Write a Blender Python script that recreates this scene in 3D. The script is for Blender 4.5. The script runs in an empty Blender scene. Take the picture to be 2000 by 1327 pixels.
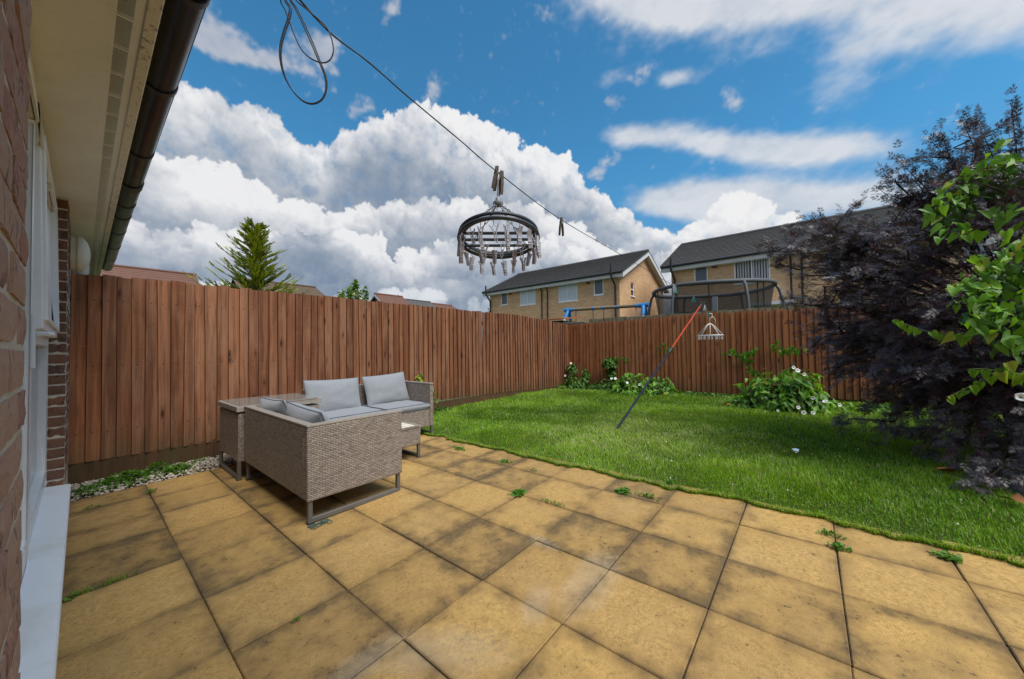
import bpy, math, random
import numpy as np
from math import radians, sin, cos, pi
from mathutils import Vector, Matrix, noise as mnoise

SC = bpy.context.scene
COL = SC.collection
rnd = random.Random(7)
NR = np.random.default_rng(7)

# ---------------------------------------------------------------- camera
YAW, PITCH, ROLL, EYE = radians(50.3), radians(1.35), radians(0.9), 1.17
fh = Vector((sin(YAW), cos(YAW), 0)); rt = Vector((cos(YAW), -sin(YAW), 0)); zz = Vector((0, 0, 1))
fw = fh * cos(PITCH) + zz * sin(PITCH)
up = zz * cos(PITCH) - fh * sin(PITCH)
cu = up * cos(ROLL) + rt * sin(ROLL)
cr = rt * cos(ROLL) - up * sin(ROLL)
cam = bpy.data.cameras.new('camera')
cam.sensor_width = 36.0
cam.lens = 698.0 * 36.0 / 2000.0
cam.clip_start, cam.clip_end = 0.02, 3000.0
camo = bpy.data.objects.new('camera', cam)
COL.objects.link(camo)
camo.matrix_world = Matrix(((cr.x, cu.x, -fw.x, 0), (cr.y, cu.y, -fw.y, 0), (cr.z, cu.z, -fw.z, EYE), (0, 0, 0, 1)))
SC.camera = camo

# ---------------------------------------------------------------- node helper
class E:
    """tiny expression wrapper round node sockets"""
    def __init__(s, nt, k): s.nt, s.k = nt, k
    def _m(s, op, *a):
        n = s.nt.nodes.new('ShaderNodeMath'); n.operation = op
        for i, v in enumerate((s,) + a):
            if isinstance(v, E): s.nt.links.new(v.k, n.inputs[i])
            else: n.inputs[i].default_value = v
        return E(s.nt, n.outputs[0])
    def __add__(s, o): return s._m('ADD', o)
    def __radd__(s, o): return s._m('ADD', o)
    def __sub__(s, o): return s._m('SUBTRACT', o)
    def __rsub__(s, o): return (s * -1.0) + o
    def __mul__(s, o): return s._m('MULTIPLY', o)
    def __rmul__(s, o): return s._m('MULTIPLY', o)
    def __truediv__(s, o): return s._m('DIVIDE', o)
    def pw(s, o): return s._m('POWER', o)
    def mx(s, o): return s._m('MAXIMUM', o)
    def mn(s, o): return s._m('MINIMUM', o)
    def ab(s): return s._m('ABSOLUTE')
    def sn(s): return s._m('SINE')
    def ex(s): return s._m('EXPONENT')
    def fr(s): return s._m('FRACT')
    def fl(s): return s._m('FLOOR')
    def gt(s, o): return s._m('GREATER_THAN', o)
    def at2(s, o): return s._m('ARCTAN2', o)
    def asn(s): return s._m('ARCSINE')
    def sm(s, a, b, lo=0.0, hi=1.0):
        n = s.nt.nodes.new('ShaderNodeMapRange'); n.interpolation_type = 'SMOOTHSTEP'
        s.nt.links.new(s.k, n.inputs[0])
        for i, v in ((1, a), (2, b), (3, lo), (4, hi)):
            if isinstance(v, E): s.nt.links.new(v.k, n.inputs[i])
            else: n.inputs[i].default_value = v
        return E(s.nt, n.outputs[0])

class NT:
    def __init__(s, nt): s.nt = nt
    def node(s, t, **kw):
        n = s.nt.nodes.new(t)
        for k, v in kw.items(): setattr(n, k, v)
        return n
    def link(s, a, b): s.nt.links.new(a.k if isinstance(a, E) else a, b)
    def val(s, v):
        n = s.node('ShaderNodeValue'); n.outputs[0].default_value = v; return E(s.nt, n.outputs[0])
    def coord(s, which='Object'):
        return s.node('ShaderNodeTexCoord').outputs[which]
    def sep(s, v):
        n = s.node('ShaderNodeSeparateXYZ'); s.link(v, n.inputs[0]); return [E(s.nt, o) for o in n.outputs]
    def comb(s, x, y, z):
        n = s.node('ShaderNodeCombineXYZ')
        for i, v in enumerate((x, y, z)):
            if isinstance(v, E): s.link(v, n.inputs[i])
            else: n.inputs[i].default_value = v
        return n.outputs[0]
    def vmath(s, op, a, b=None, sc=None):
        n = s.node('ShaderNodeVectorMath', operation=op); s.link(a, n.inputs[0])
        if b is not None:
            if isinstance(b, (tuple, list)): n.inputs[1].default_value = b
            else: s.link(b, n.inputs[1])
        if sc is not None:
            if isinstance(sc, E): s.link(sc, n.inputs['Scale'])
            else: n.inputs['Scale'].default_value = sc
        return n.outputs[0]
    def noise(s, v, scale=5, detail=4, rough=0.55, dist=0.0, lac=2.0, out=0):
        n = s.node('ShaderNodeTexNoise'); s.link(v, n.inputs['Vector'])
        n.inputs['Scale'].default_value = scale; n.inputs['Detail'].default_value = detail
        n.inputs['Roughness'].default_value = rough; n.inputs['Distortion'].default_value = dist
        n.inputs['Lacunarity'].default_value = lac
        return E(s.nt, n.outputs[0]) if out == 0 else n.outputs[1]
    def vor(s, v, scale=5, detail=0, rough=0.5, lac=2.0, feature='F1', smooth=None, out='Distance', rand=1.0):
        n = s.node('ShaderNodeTexVoronoi', feature=feature); s.link(v, n.inputs['Vector'])
        n.inputs['Scale'].default_value = scale
        if 'Detail' in n.inputs: n.inputs['Detail'].default_value = detail; n.inputs['Roughness'].default_value = rough; n.inputs['Lacunarity'].default_value = lac
        if smooth is not None and 'Smoothness' in n.inputs: n.inputs['Smoothness'].default_value = smooth
        n.inputs['Randomness'].default_value = rand
        o = n.outputs[out]
        return E(s.nt, o) if out == 'Distance' else o
    def mix(s, f, a, b, mode='MIX'):
        n = s.node('ShaderNodeMix', data_type='RGBA', blend_type=mode)
        for i, v in ((0, f), (6, a), (7, b)):
            if isinstance(v, (int, float)): n.inputs[i].default_value = v
            elif isinstance(v, (tuple, list)): n.inputs[i].default_value = (*v[:3], 1)
            else: s.link(v, n.inputs[i])
        return n.outputs[2]
    def ramp(s, f, stops, mode='LINEAR'):
        n = s.node('ShaderNodeValToRGB'); n.color_ramp.interpolation = mode
        cr_ = n.color_ramp
        while len(cr_.elements) < len(stops): cr_.elements.new(0.5)
        for e, (p, c) in zip(cr_.elements, stops):
            e.position = p; e.color = (*c, 1) if len(c) == 3 else c
        s.link(f, n.inputs[0]); return n.outputs[0]
    def curve(s, f, pts, x0, x1):
        """piecewise curve f -> value through pts (x, y), y in 0..1"""
        n = s.node('ShaderNodeFloatCurve'); c = n.mapping.curves[0]
        P = [((x - x0) / (x1 - x0), y) for x, y in pts]
        c.points[0].location = P[0]; c.points[1].location = P[-1]
        for p in P[1:-1]: c.points.new(*p)
        n.mapping.update()
        s.link((f - x0) * (1.0 / (x1 - x0)), n.inputs['Value'])
        return E(s.nt, n.outputs[0])
    def bump(s, h, strength=0.3, dist=0.01):
        n = s.node('ShaderNodeBump'); n.inputs['Strength'].default_value = strength
        n.inputs['Distance'].default_value = dist; s.link(h, n.inputs['Height']); return n.outputs[0]
    def scale(s, col, f):
        return s.vmath('SCALE', col, sc=f)

# ---------------------------------------------------------------- sky
SUN_EL, SUN_AZ = radians(57), radians(185)     # azimuth clockwise from +Y
world = bpy.data.worlds.new('World'); SC.world = world; world.use_nodes = True
wt = world.node_tree; wt.nodes.clear(); W = NT(wt)
sky = W.node('ShaderNodeTexSky', sky_type='NISHITA', sun_disc=False)
sky.sun_elevation = SUN_EL; sky.sun_rotation = SUN_AZ
sky.air_density = 1.0; sky.dust_density = 0.4; sky.ozone_density = 2.0
D = W.coord('Generated')
dx, dy, dz = W.sep(D)
az = dx.at2(dy) * (180 / pi)
el = dz.asn() * (180 / pi)
blue = W.mix(1.0, sky.outputs[0], W.mix(el.sm(2.0, 26.0), (0.56, 0.60, 0.65), (0.36, 0.92, 1.05)), 'MULTIPLY')
skyc = blue
def cloud_map():
    """clouds over the whole sky, az -180..180 x el 0..60 degrees, from heaped spheres and spectral noise"""
    NX, NY, PPD = 3600, 600, 10.0
    AZ = (np.arange(NX) / PPD - 180.0)[None, :]; EL = (np.arange(NY) / PPD)[:, None]
    fy = np.fft.fftfreq(NY * 2)[:, None] * PPD; fx = np.fft.rfftfreq(NX)[None, :] * PPD     # cycles per degree
    def fnoise(beta, lo, hi=5.0, ax=1.0):
        r = NR.standard_normal((NY * 2, NX))
        k = np.sqrt((fx * ax) ** 2 + fy ** 2) + 1e-6
        f = np.fft.rfft2(r) * np.where(k < lo, 0, k ** (-beta)) * np.exp(-(k / hi) ** 2)
        n = np.fft.irfft2(f, s=(NY * 2, NX))[:NY]
        return n / n.std()
    def blur(a, sig):
        p = np.concatenate([a, a[::-1]], 0)
        g = np.exp(-2 * (pi * sig) ** 2 * (fx ** 2 + fy ** 2))
        return np.fft.irfft2(np.fft.rfft2(p) * g, s=p.shape)[:NY]
    ss = lambda x, a, b: (lambda t: t * t * (3 - 2 * t))(np.clip((x - a) / (b - a), 0, 1))
    rgb = np.zeros((NY, NX, 3)); A = np.zeros((NY, NX))
    def over(c, al):
        nonlocal rgb, A
        na = al + A * (1 - al)
        rgb = np.where(na[..., None] > 1e-5, (c * al[..., None] + rgb * (A * (1 - al))[..., None]) / np.maximum(na, 1e-5)[..., None], c)
        A = na
    def blob(a0, e0, wa, we, tilt=0.0):
        d = (AZ - a0 + 180) % 360 - 180
        return np.exp(-((d / wa) ** 2 + ((EL - e0 - d * tilt) / we) ** 2) * 0.9)
    # thin sheets high up
    n1 = fnoise(1.9, 0.02, 2.5, 2.4); n2 = fnoise(1.6, 0.10, 3.5, 1.7)
    pt = blob(90, 40.6, 25, 4.6, -0.46) * 1.2 + blob(72, 42.5, 13, 2.2, -0.3) * 0.9 + blob(104, 29, 9, 3, -0.3) * 0.45
    pt += blob(70, 29.6, 6.5, 2.0, -0.06) * 0.95 + blob(87, 23.8, 11.0, 1.7, -0.32) * 1.1 + blob(93, 16.5, 20, 2.2, -0.2) * 1.0 + blob(77, 20, 9, 3.0, -0.2) * .9
    pt += blob(75.8, 34.3, 2.4, 0.9, -0.1) * 0.7 + blob(66, 36, 2.6, 1.0, 0.1) * 0.35
    away = np.clip((np.abs((AZ - 55 + 180) % 360 - 180) - 62) / 40, 0, 1)
    pt += away * (0.62 + 0.2 * fnoise(2.0, 0.008, 0.2))
    a = ss(pt * 1.0 + n1 * 0.20 + n2 * 0.07, 0.36, 1.05) * 0.90
    l = np.clip(0.62 + 0.16 * n2 + 0.14 * n1 + 0.25 * (pt - .8), 0.1, 1)[..., None]
    over(np.array((.50, .60, .72)) * (1 - l) + np.array((.86, .88, .92)) * l, a)
    # small fair weather puffs by the eave
    pf = blob(8.6, 34.4, 4.4, 1.7, 0.02) + blob(22.4, 37.3, 2.6, 1.9) + blob(16, 34.4, 5, 1.3, .1) * 0.75 + blob(13, 31.2, 2.2, 0.8) * 0.45 + blob(24, 34.3, .9, 1.4) * .5
    a = ss(pf + n2 * 0.16 + fnoise(1.7, 0.1) * 0.12, 0.30, 0.85) * 0.85
    l = np.clip(0.55 + 0.25 * n2, 0, 1)[..., None]
    over(np.array((.42, .47, .58)) * (1 - l) + np.array((.66, .68, .74)) * l, a)
    # heaped banks, farthest first
    L = np.array((0.28, 0.72, 0.62)); L /= np.linalg.norm(L)
    def bank(top, depth, r0, n0, white, grey, wob, soft=0.5, fall=5.0, gaps=0.0, fade=1.0):
        H = np.full((NY, NX), -50.0)
        def stamp(x, y, z, r):
            j0, j1 = int(np.floor((y - r) * PPD)), int(np.ceil((y + r) * PPD)) + 1
            i0, i1 = int(np.floor((x - r + 180) * PPD)), int(np.ceil((x + r + 180) * PPD)) + 1
            j0, j1 = max(j0, 0), min(j1, NY)
            if j1 <= j0: return
            ii = np.arange(i0, i1); xx = ii / PPD - 180.0 - x; yy = np.arange(j0, j1) / PPD - y
            d2 = r * r - xx[None, :] ** 2 - yy[:, None] ** 2
            h = np.where(d2 > 0, z + np.sqrt(np.maximum(d2, 0)), -50.0)
            ii = ii % NX
            if ii[-1] > ii[0]: v = H[j0:j1, ii[0]:ii[-1] + 1]; np.maximum(v, h, out=v)
            else: H[j0:j1, ii] = np.maximum(H[j0:j1, ii], h)
        tops = np.interp(np.arange(-180, 181), *zip(*top))
        for k in range(n0):
            x = -180 + 360 * (k + NR.random()) / n0
            T = np.interp(x, np.arange(-180, 181), tops)
            if gaps and NR.random() < gaps: continue
            for q in range(3):
                r = r0 * NR.uniform(0.5, 1.25) * (1 if q == 0 else 1.15)
                y = T - r * NR.uniform(0.85, 1.25) - q * depth * NR.uniform(0.25, 0.5); z = q * 0.7 + NR.uniform(-.6, .6)
                stamp(x, y, z, r)
                for m in range(12):
                    t, p = NR.uniform(-0.9, pi + 0.9), NR.uniform(0.0, 1.25)
                    r1 = r * NR.uniform(0.25, 0.5)
                    x1, y1, z1 = x + r * .86 * cos(t) * cos(p), y + r * .86 * sin(t) * cos(p), z + r * .86 * sin(p)
                    stamp(x1, y1, z1, r1)
                    for m2 in range(7):
                        t, p = NR.uniform(-0.6, pi + 0.6), NR.uniform(0.0, 1.2)
                        r2 = r1 * NR.uniform(0.2, 0.45)
                        stamp(x1 + r1 * .9 * cos(t) * cos(p), y1 + r1 * .9 * sin(t) * cos(p), z1 + r1 * .9 * sin(p), r2)
        wx, wy = fnoise(1.9, 0.05) * wob, fnoise(1.9, 0.05) * wob
        wx += fnoise(1.2, 0.4) * wob * .22; wy += fnoise(1.2, 0.4) * wob * .22
        jj = np.clip((EL + wy) * PPD, 0, NY - 1.01); ii = (AZ + wx + 180) * PPD
        j0 = jj.astype(int); i0 = np.floor(ii).astype(int) % NX
        M = np.maximum.accumulate((H > -40)[::-1], 0)[::-1].astype(float)      # solid under its tops
        K = (H > -40).astype(float)
        Hs = np.where(K > 0, H, 0)
        Hs = np.where(K > 0, Hs, blur(Hs * K, 1.5) / np.maximum(blur(K, 1.5), .05))
        M = blur(M, 0.10)[j0, i0]; H0 = blur(Hs, 0.12)
        def lam(h, k):
            gy, gx = np.gradient(h); gy *= PPD * k; gx *= PPD * k
            return (-gx * L[0] - gy * L[1] + L[2]) / np.sqrt(1 + gx ** 2 + gy ** 2)
        l0 = lam(blur(Hs, 0.2), 0.55)[j0, i0]; l1 = lam(blur(Hs, 0.8), 0.8)[j0, i0]
        ao = (H0 - blur(Hs, 0.9))[j0, i0]
        T = np.interp(AZ, np.arange(-180, 181), tops)
        dep = np.exp(-np.maximum(T - EL + wy * 1.0, 0) / fall)
        er = fnoise(1.4, 0.12)
        al = ss(M + er * 0.16 * soft * np.clip(1.6 - M, 0.3, 1), 0.28, 0.28 + soft) * fade
        big = fnoise(2.2, 0.02, 0.4)
        lit = (0.30 * l0 + 0.36 * l1) * (0.40 + 0.60 * dep) + 0.50 * dep + 0.07 * ao + 0.02 * er + 0.13 * big - 0.07
        t = (lit - 0.10) * 1.22
        t = np.where(t < 0.25, 0.25 * np.exp((t - 0.25) / 0.25 * 0.9), t) + 0.045 * fnoise(1.7, 0.10, 2.5) * (1 - dep) + 0.03 * er * (1 - dep)
        t = np.clip(t, 0, 1)[..., None]
        w_, g_ = np.array(white), np.array(grey)
        m_ = g_ * 0.50 + w_ * 0.50
        c = np.where(t < .55, g_ + (m_ - g_) * (t / .55), m_ + (w_ - m_) * ((t - .55) / .45))
        over(c, al)
    wt_, gr_ = (1.02, 1.02, 1.03), (.27, .345, .46)
    bank([(-180, 29), (-100, 31), (-30, 30), (0, 29.6), (7, 29.0), (11, 30), (15, 29), (19, 26.5), (22, 25), (24.5, 28.6), (30, 31.6), (36, 34.6), (42, 33.4), (52, 30.4), (60, 26.8), (65, 22.5), (70, 18), (76, 15.5), (80, 17.5), (83, 20.4), (86, 18), (90, 13), (98, 10), (120, 16), (150, 24), (180, 29)], 6.5, 2.7, 165, wt_, gr_, 0.46, 0.80, 5.5)
    bank([(-180, 22), (0, 23), (14, 21.5), (24, 19.5), (40, 22), (52, 23.5), (58, 19), (66, 14.5), (76, 13.5), (83, 15), (90, 10), (120, 13), (180, 22)], 4.5, 2.1, 200, wt_, gr_, 0.5, 0.7, 4.5, 0.05, 0.95)
    bank([(-180, 15), (0, 15.5), (12, 14), (22, 17), (34, 15), (40, 17.5), (50, 15.5), (58, 17.5), (66, 13), (76, 12), (90, 9), (120, 10), (180, 15)], 3.6, 1.8, 190, (1.0, 1.0, 1.02), (.23, .31, .43), 0.5, 0.7, 3.4, 0.2, 0.95)
    bank([(-180, 8), (30, 8.5), (60, 9.5), (90, 7), (180, 8)], 2.5, 1.5, 190, (.88, .91, .96), (.25, .34, .46), 0.45, 0.8, 2.4, 0.25, 0.92)
    bank([(-180, 4), (180, 4)], 1.5, 0.9, 260, (.74, .80, .88), (.33, .42, .54), 0.35, 0.9, 2.0, 0.2, 0.85)
    # distance greys everything towards the skyline a little
    f = np.exp(-EL / 3.5)[..., None] * 0.45
    rgb = rgb * (1 - f) + np.array((.47, .57, .69)) * f
    im = bpy.data.images.new('cloud_map', NX, NY, alpha=True, float_buffer=True)
    im.colorspace_settings.name = 'Non-Color'
    im.alpha_mode = 'CHANNEL_PACKED'
    im.pixels.foreach_set(np.concatenate([rgb, A[..., None]], -1).astype(np.float32).ravel())
    im.update()
    return im
CLOUD = 5.55
ti = W.node('ShaderNodeTexImage', interpolation='Cubic', extension='EXTEND')
ti.image = cloud_map()
uu = (az + 180.0) * (1 / 360.0)
vv = (el * (1 / 60.0)).mx(0.008).mn(0.998)
W.link(W.comb(uu, vv, 0.0), ti.inputs['Vector'])
skyc = W.mix(E(wt, ti.outputs['Alpha']), skyc, W.scale(ti.outputs['Color'], CLOUD))
bg = W.node('ShaderNodeBackground'); W.link(skyc, bg.inputs[0]); bg.inputs[1].default_value = 0.05
world.cycles.sampling_method = 'MANUAL'; world.cycles.sample_map_resolution = 512
wo = W.node('ShaderNodeOutputWorld'); W.link(bg.outputs[0], wo.inputs[0])

# ---------------------------------------------------------------- sun, exposure
sl = bpy.data.lights.new('sun', 'SUN'); sl.energy = 1.5; sl.angle = radians(44); sl.color = (1.0, 0.95, 0.86)
so = bpy.data.objects.new('sun', sl); COL.objects.link(so)
sdir = Vector((sin(SUN_AZ) * cos(SUN_EL), cos(SUN_AZ) * cos(SUN_EL), sin(SUN_EL)))
so.rotation_euler = sdir.to_track_quat('Z', 'Y').to_euler()
so.location = (0, 0, 30)
SC.view_settings.view_transform = 'Standard'; SC.view_settings.look = 'None'
SC.view_settings.gamma = 1.0; SC.view_settings.use_curve_mapping = False
SC.view_settings.exposure = 1.62

# ================================================================ building helpers
GA, GB = 0.0155, -0.0082
def gz(x, y): return GA * x + GB * y                # the garden slopes a little

class MB:
    """collects faces; build() links them as one mesh object"""
    def __init__(s): s.v, s.f, s.m, s.c = [], [], [], []
    def add(s, vs, fs, mi=0, col=(0.5, 0.5, 0.5)):
        b = len(s.v); s.v.extend(tuple(x) for x in vs)
        s.f.extend(tuple(b + i for i in f) for f in fs); s.m.extend([mi] * len(fs)); s.c.extend([col] * len(vs)); return s
    def box(s, x0, x1, y0, y1, z0, z1, mi=0, col=(0.5, 0.5, 0.5)):
        return s.add([(x0, y0, z0), (x1, y0, z0), (x1, y1, z0), (x0, y1, z0), (x0, y0, z1), (x1, y0, z1), (x1, y1, z1), (x0, y1, z1)],
                     [(3, 2, 1, 0), (4, 5, 6, 7), (0, 1, 5, 4), (1, 2, 6, 5), (2, 3, 7, 6), (3, 0, 4, 7)], mi, col)
    def beam(s, a, b, w, h, mi=0, upv=(0, 0, 1)):
        """rectangular bar from a to b"""
        a, b = Vector(a), Vector(b); d = (b - a).normalized(); u_ = Vector(upv)
        if abs(d.dot(u_)) > 0.98: u_ = Vector((1, 0, 0))
        sd = d.cross(u_).normalized(); tp = sd.cross(d)
        vs = [p + sd * sx * w / 2 + tp * sz * h / 2 for p in (a, b) for sx, sz in ((-1, -1), (1, -1), (1, 1), (-1, 1))]
        return s.add(vs, [(0, 1, 2, 3), (7, 6, 5, 4), (0, 4, 5, 1), (1, 5, 6, 2), (2, 6, 7, 3), (3, 7, 4, 0)], mi)
    def tube(s, pts, r, n=8, mi=0, closed=False, cap=True, col=(0.5, 0.5, 0.5)):
        pts = [Vector(p) for p in pts]; k = len(pts); rs = r if isinstance(r, (list, tuple)) else [r] * k
        vs, fs = [], []
        t0 = (pts[1] - pts[0]).normalized()
        nrm = t0.orthogonal().normalized()
        for i, p in enumerate(pts):
            if closed: t = (pts[(i + 1) % k] - pts[i - 1]).normalized()
            else: t = (pts[min(i + 1, k - 1)] - pts[max(i - 1, 0)]).normalized()
            nrm = (nrm - t * nrm.dot(t))
            nrm = nrm.normalized() if nrm.length > 1e-6 else t.orthogonal().normalized()
            bn = t.cross(nrm)
            for j in range(n):
                a = 2 * pi * j / n
                vs.append(p + (nrm * cos(a) + bn * sin(a)) * rs[i])
        for i in range(k if closed else k - 1):
            o, q = i * n, ((i + 1) % k) * n
            for j in range(n): fs.append((o + j, o + (j + 1) % n, q + (j + 1) % n, q + j))
        if cap and not closed:
            fs.append(tuple(range(n))[::-1]); fs.append(tuple((k - 1) * n + j for j in range(n)))
        return s.add(vs, fs, mi, col)
    def lathe(s, prof, n=16, org=(0, 0, 0), mat=None, mi=0, a0=0.0, a1=2 * pi):
        """profile of (radius, height) turned round z, then placed by mat"""
        full = abs(a1 - a0 - 2 * pi) < 1e-6; cnt = n if full else n + 1
        vs, fs = [], []
        for r, z in prof:
            for j in range(cnt):
                a = a0 + (a1 - a0) * j / n
                p = Vector((r * cos(a), r * sin(a), z))
                if mat is not None: p = mat @ p
                vs.append(p + Vector(org))
        for i in range(len(prof) - 1):
            for j in range(n):
                a, b = i * cnt + j, i * cnt + (j + 1) % cnt
                fs.append((a, b, b + cnt, a + cnt))
        return s.add(vs, fs, mi)
    def extrude(s, poly, d, mi=0):
        """polygon (list of 3d points) pushed along d"""
        n = len(poly); d = Vector(d); P = [Vector(p) for p in poly]
        return s.add(P + [p + d for p in P], [tuple(range(n))[::-1], tuple(range(n, 2 * n))] + [(i, (i + 1) % n, n + (i + 1) % n, n + i) for i in range(n)], mi)
    def mesh(s, name, mats, org=(0, 0, 0), smooth=False, bevel=0.0, segs=1, tint=False, angle=None):
        me = bpy.data.meshes.new(name)
        o = Vector(org)
        me.from_pydata([(x - o.x, y - o.y, z - o.z) for x, y, z in s.v], [], s.f)
        for m in (mats if isinstance(mats, (list, tuple)) else [mats]): me.materials.append(m)
        me.polygons.foreach_set('material_index', s.m)
        if tint:
            at = me.attributes.new('tint', 'FLOAT_COLOR', 'POINT')
            at.data.foreach_set('color', [q for c in s.c for q in (*c, 1.0)])
        if bevel > 0:
            import bmesh
            bm = bmesh.new(); bm.from_mesh(me)
            bmesh.ops.remove_doubles(bm, verts=bm.verts, dist=1e-5)
            ed = [e for e in bm.edges if e.is_manifold and e.calc_face_angle(0) > 0.5]
            bmesh.ops.bevel(bm, geom=ed, offset=bevel, segments=segs, affect='EDGES', profile=0.6)
            bm.to_mesh(me); bm.free()
        if smooth: me.polygons.foreach_set('use_smooth', [True] * len(me.polygons))
        me.update()
        if angle is not None: me.set_sharp_from_angle(angle=radians(angle))
        return me

WL = {}
def obj(name, me, parent=None, loc=(0, 0, 0), rot=None, scl=None):
    """link a mesh as an object; loc is in world metres, parents are never turned unless rot is local"""
    o = bpy.data.objects.new(name, me); COL.objects.link(o)
    loc = Vector(loc)
    if parent is not None:
        o.parent = parent; o.location = loc - WL[parent.name]
    else: o.location = loc
    WL[o.name] = loc.copy()
    if rot is not None:
        if isinstance(rot, Matrix): o.rotation_euler = rot.to_euler()
        else: o.rotation_euler = rot
    if scl is not None: o.scale = scl if not isinstance(scl, (int, float)) else (scl,) * 3
    return o
def part(name, mb, mats, parent, smooth=False, bevel=0.0, segs=1, tint=False, angle=None):
    """a part whose vertices are given in world metres"""
    org = WL[parent.name]
    return obj(name, mb.mesh(name, mats, org, smooth, bevel, segs, tint, angle), parent, org)
def thing(name, label, cat, loc=(0, 0, 0), group=None):
    o = obj(name, None, None, loc); o['label'] = label; o['category'] = cat
    if group: o['group'] = group
    return o
def tag(o, label, cat, group=None):
    o['label'] = label; o['category'] = cat
    if group: o['group'] = group
    return o
def kind(o, k): o['kind'] = k; return o
def clone(o, loc=None, rot=None, scl=None, parent=None):
    """copy of a thing with copies of its parts and sub-parts"""
    c = o.copy(); COL.objects.link(c)
    if parent is not None: c.parent = parent
    if loc is not None: c.location = loc; WL[c.name] = Vector(loc)
    if rot is not None: c.rotation_euler = rot.to_euler() if isinstance(rot, Matrix) else rot
    if scl is not None: c.scale = scl if not isinstance(scl, (int, float)) else (scl,) * 3
    for ch in list(o.children): clone(ch, parent=c)
    return c

def scatter(name, tv, tf, R, S, P, tint, mats, parent=None, org=(0, 0, 0), smooth=False):
    """one joined mesh of many copies of a template: rotations R (n,3,3), sizes S (n,), places P (n,3), tints (n,3)"""
    tv = np.asarray(tv, float); n = len(P); k = len(tv)
    V = np.einsum('nij,kj->nki', R, tv) * np.asarray(S)[:, None, None] + (np.asarray(P) - np.asarray(org))[:, None, :]
    lens = np.array([len(f) for f in tf]); flat = np.concatenate([np.asarray(f) for f in tf])
    me = bpy.data.meshes.new(name)
    me.vertices.add(n * k); me.vertices.foreach_set('co', V.ravel())
    me.loops.add(n * len(flat)); me.loops.foreach_set('vertex_index', (flat[None, :] + (np.arange(n) * k)[:, None]).ravel())
    me.polygons.add(n * len(lens))
    L = np.tile(lens, n); me.polygons.foreach_set('loop_start', np.concatenate([[0], np.cumsum(L)[:-1]]))
    if smooth: me.polygons.foreach_set('use_smooth', np.ones(n * len(lens), bool))
    me.update(calc_edges=True)
    at = me.attributes.new('tint', 'FLOAT_COLOR', 'POINT')
    c = np.ones((n, k, 4)); c[:, :, :3] = np.asarray(tint)[:, None, :]
    at.data.foreach_set('color', c.ravel())
    for m in (mats if isinstance(mats, (list, tuple)) else [mats]): me.materials.append(m)
    return obj(name, me, parent, org)

def rotmats(dirs, normals):
    """rotations that take +Y to dirs and +Z near normals"""
    d = dirs / np.linalg.norm(dirs, axis=1, keepdims=True)
    x = np.cross(d, normals); x /= np.maximum(np.linalg.norm(x, axis=1, keepdims=True), 1e-6)
    z_ = np.cross(x, d)
    return np.stack([x, d, z_], -1)

def walls(mb, axis, c, u0, u1, z0, z1, holes, depth, flip=1, mi=0):
    """upright wall face at axis = c from u0 to u1 with rectangular holes (u0, u1, z0, z1) and reveals of the given depth"""
    us = sorted({u0, u1, *[h[0] for h in holes], *[h[1] for h in holes]}); zs = sorted({z0, z1, *[h[2] for h in holes], *[h[3] for h in holes]})
    P = (lambda u, z, d=0.0: (c + d, u, z)) if axis == 'x' else (lambda u, z, d=0.0: (u, c + d, z))
    for a, b in zip(us[:-1], us[1:]):
        for p, q in zip(zs[:-1], zs[1:]):
            if any(h[0] <= a and b <= h[1] and h[2] <= p and q <= h[3] for h in holes): continue
            mb.add([P(a, p), P(b, p), P(b, q), P(a, q)], [(0, 1, 2, 3)], mi)
    for a, b, p, q in holes:
        for (s0, s1) in (((a, p), (b, p)), ((b, p), (b, q)), ((b, q), (a, q)), ((a, q), (a, p))):
            mb.add([P(*s0), P(*s1), P(*s1, depth), P(*s0, depth)], [(0, 1, 2, 3)], mi)

# ================================================================ materials
def mat(name, base=(0.5, 0.5, 0.5), rough=0.6, spec=0.4, metal=0.0):
    m = bpy.data.materials.new(name); m.use_nodes = True
    b = m.node_tree.nodes['Principled BSDF']
    b.inputs['Base Color'].default_value = (*base, 1); b.inputs['Roughness'].default_value = rough
    b.inputs['Specular IOR Level'].default_value = spec; b.inputs['Metallic'].default_value = metal
    return m, NT(m.node_tree), b
def objrand(T): return E(T.nt, T.node('ShaderNodeObjectInfo').outputs['Random'])
def worldpos(T): return T.node('ShaderNodeNewGeometry').outputs['Position']
def setc(T, b, c): T.link(c, b.inputs['Base Color'])
def setr(T, b, r): T.link(r, b.inputs['Roughness'])
def setn(T, b, n): T.link(n, b.inputs['Normal'])

def plastic(name, base, rough=0.35, dirt=0.12, scale=6.0, bump=0.0, spec=0.45):
    """plain coloured stuff with faint grime and uneven gloss"""
    m, T, b = mat(name, base, rough, spec)
    P = T.coord('Object'); n = T.noise(P, scale, 5, 0.6); f = T.noise(P, scale * 9, 3, 0.6)
    k = (n.sm(0.42, 0.75) * 0.7 + f.sm(0.5, 0.8) * 0.3) * dirt
    r = objrand(T)
    setc(T, b, T.mix(k, T.scale(T.mix(1.0, base, base), 0.92 + r * 0.16), tuple(c * 0.35 for c in base)))
    setr(T, b, n * 0.25 + (rough - 0.1))
    if bump: setn(T, b, T.bump(f, bump, 0.003))
    return m

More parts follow.
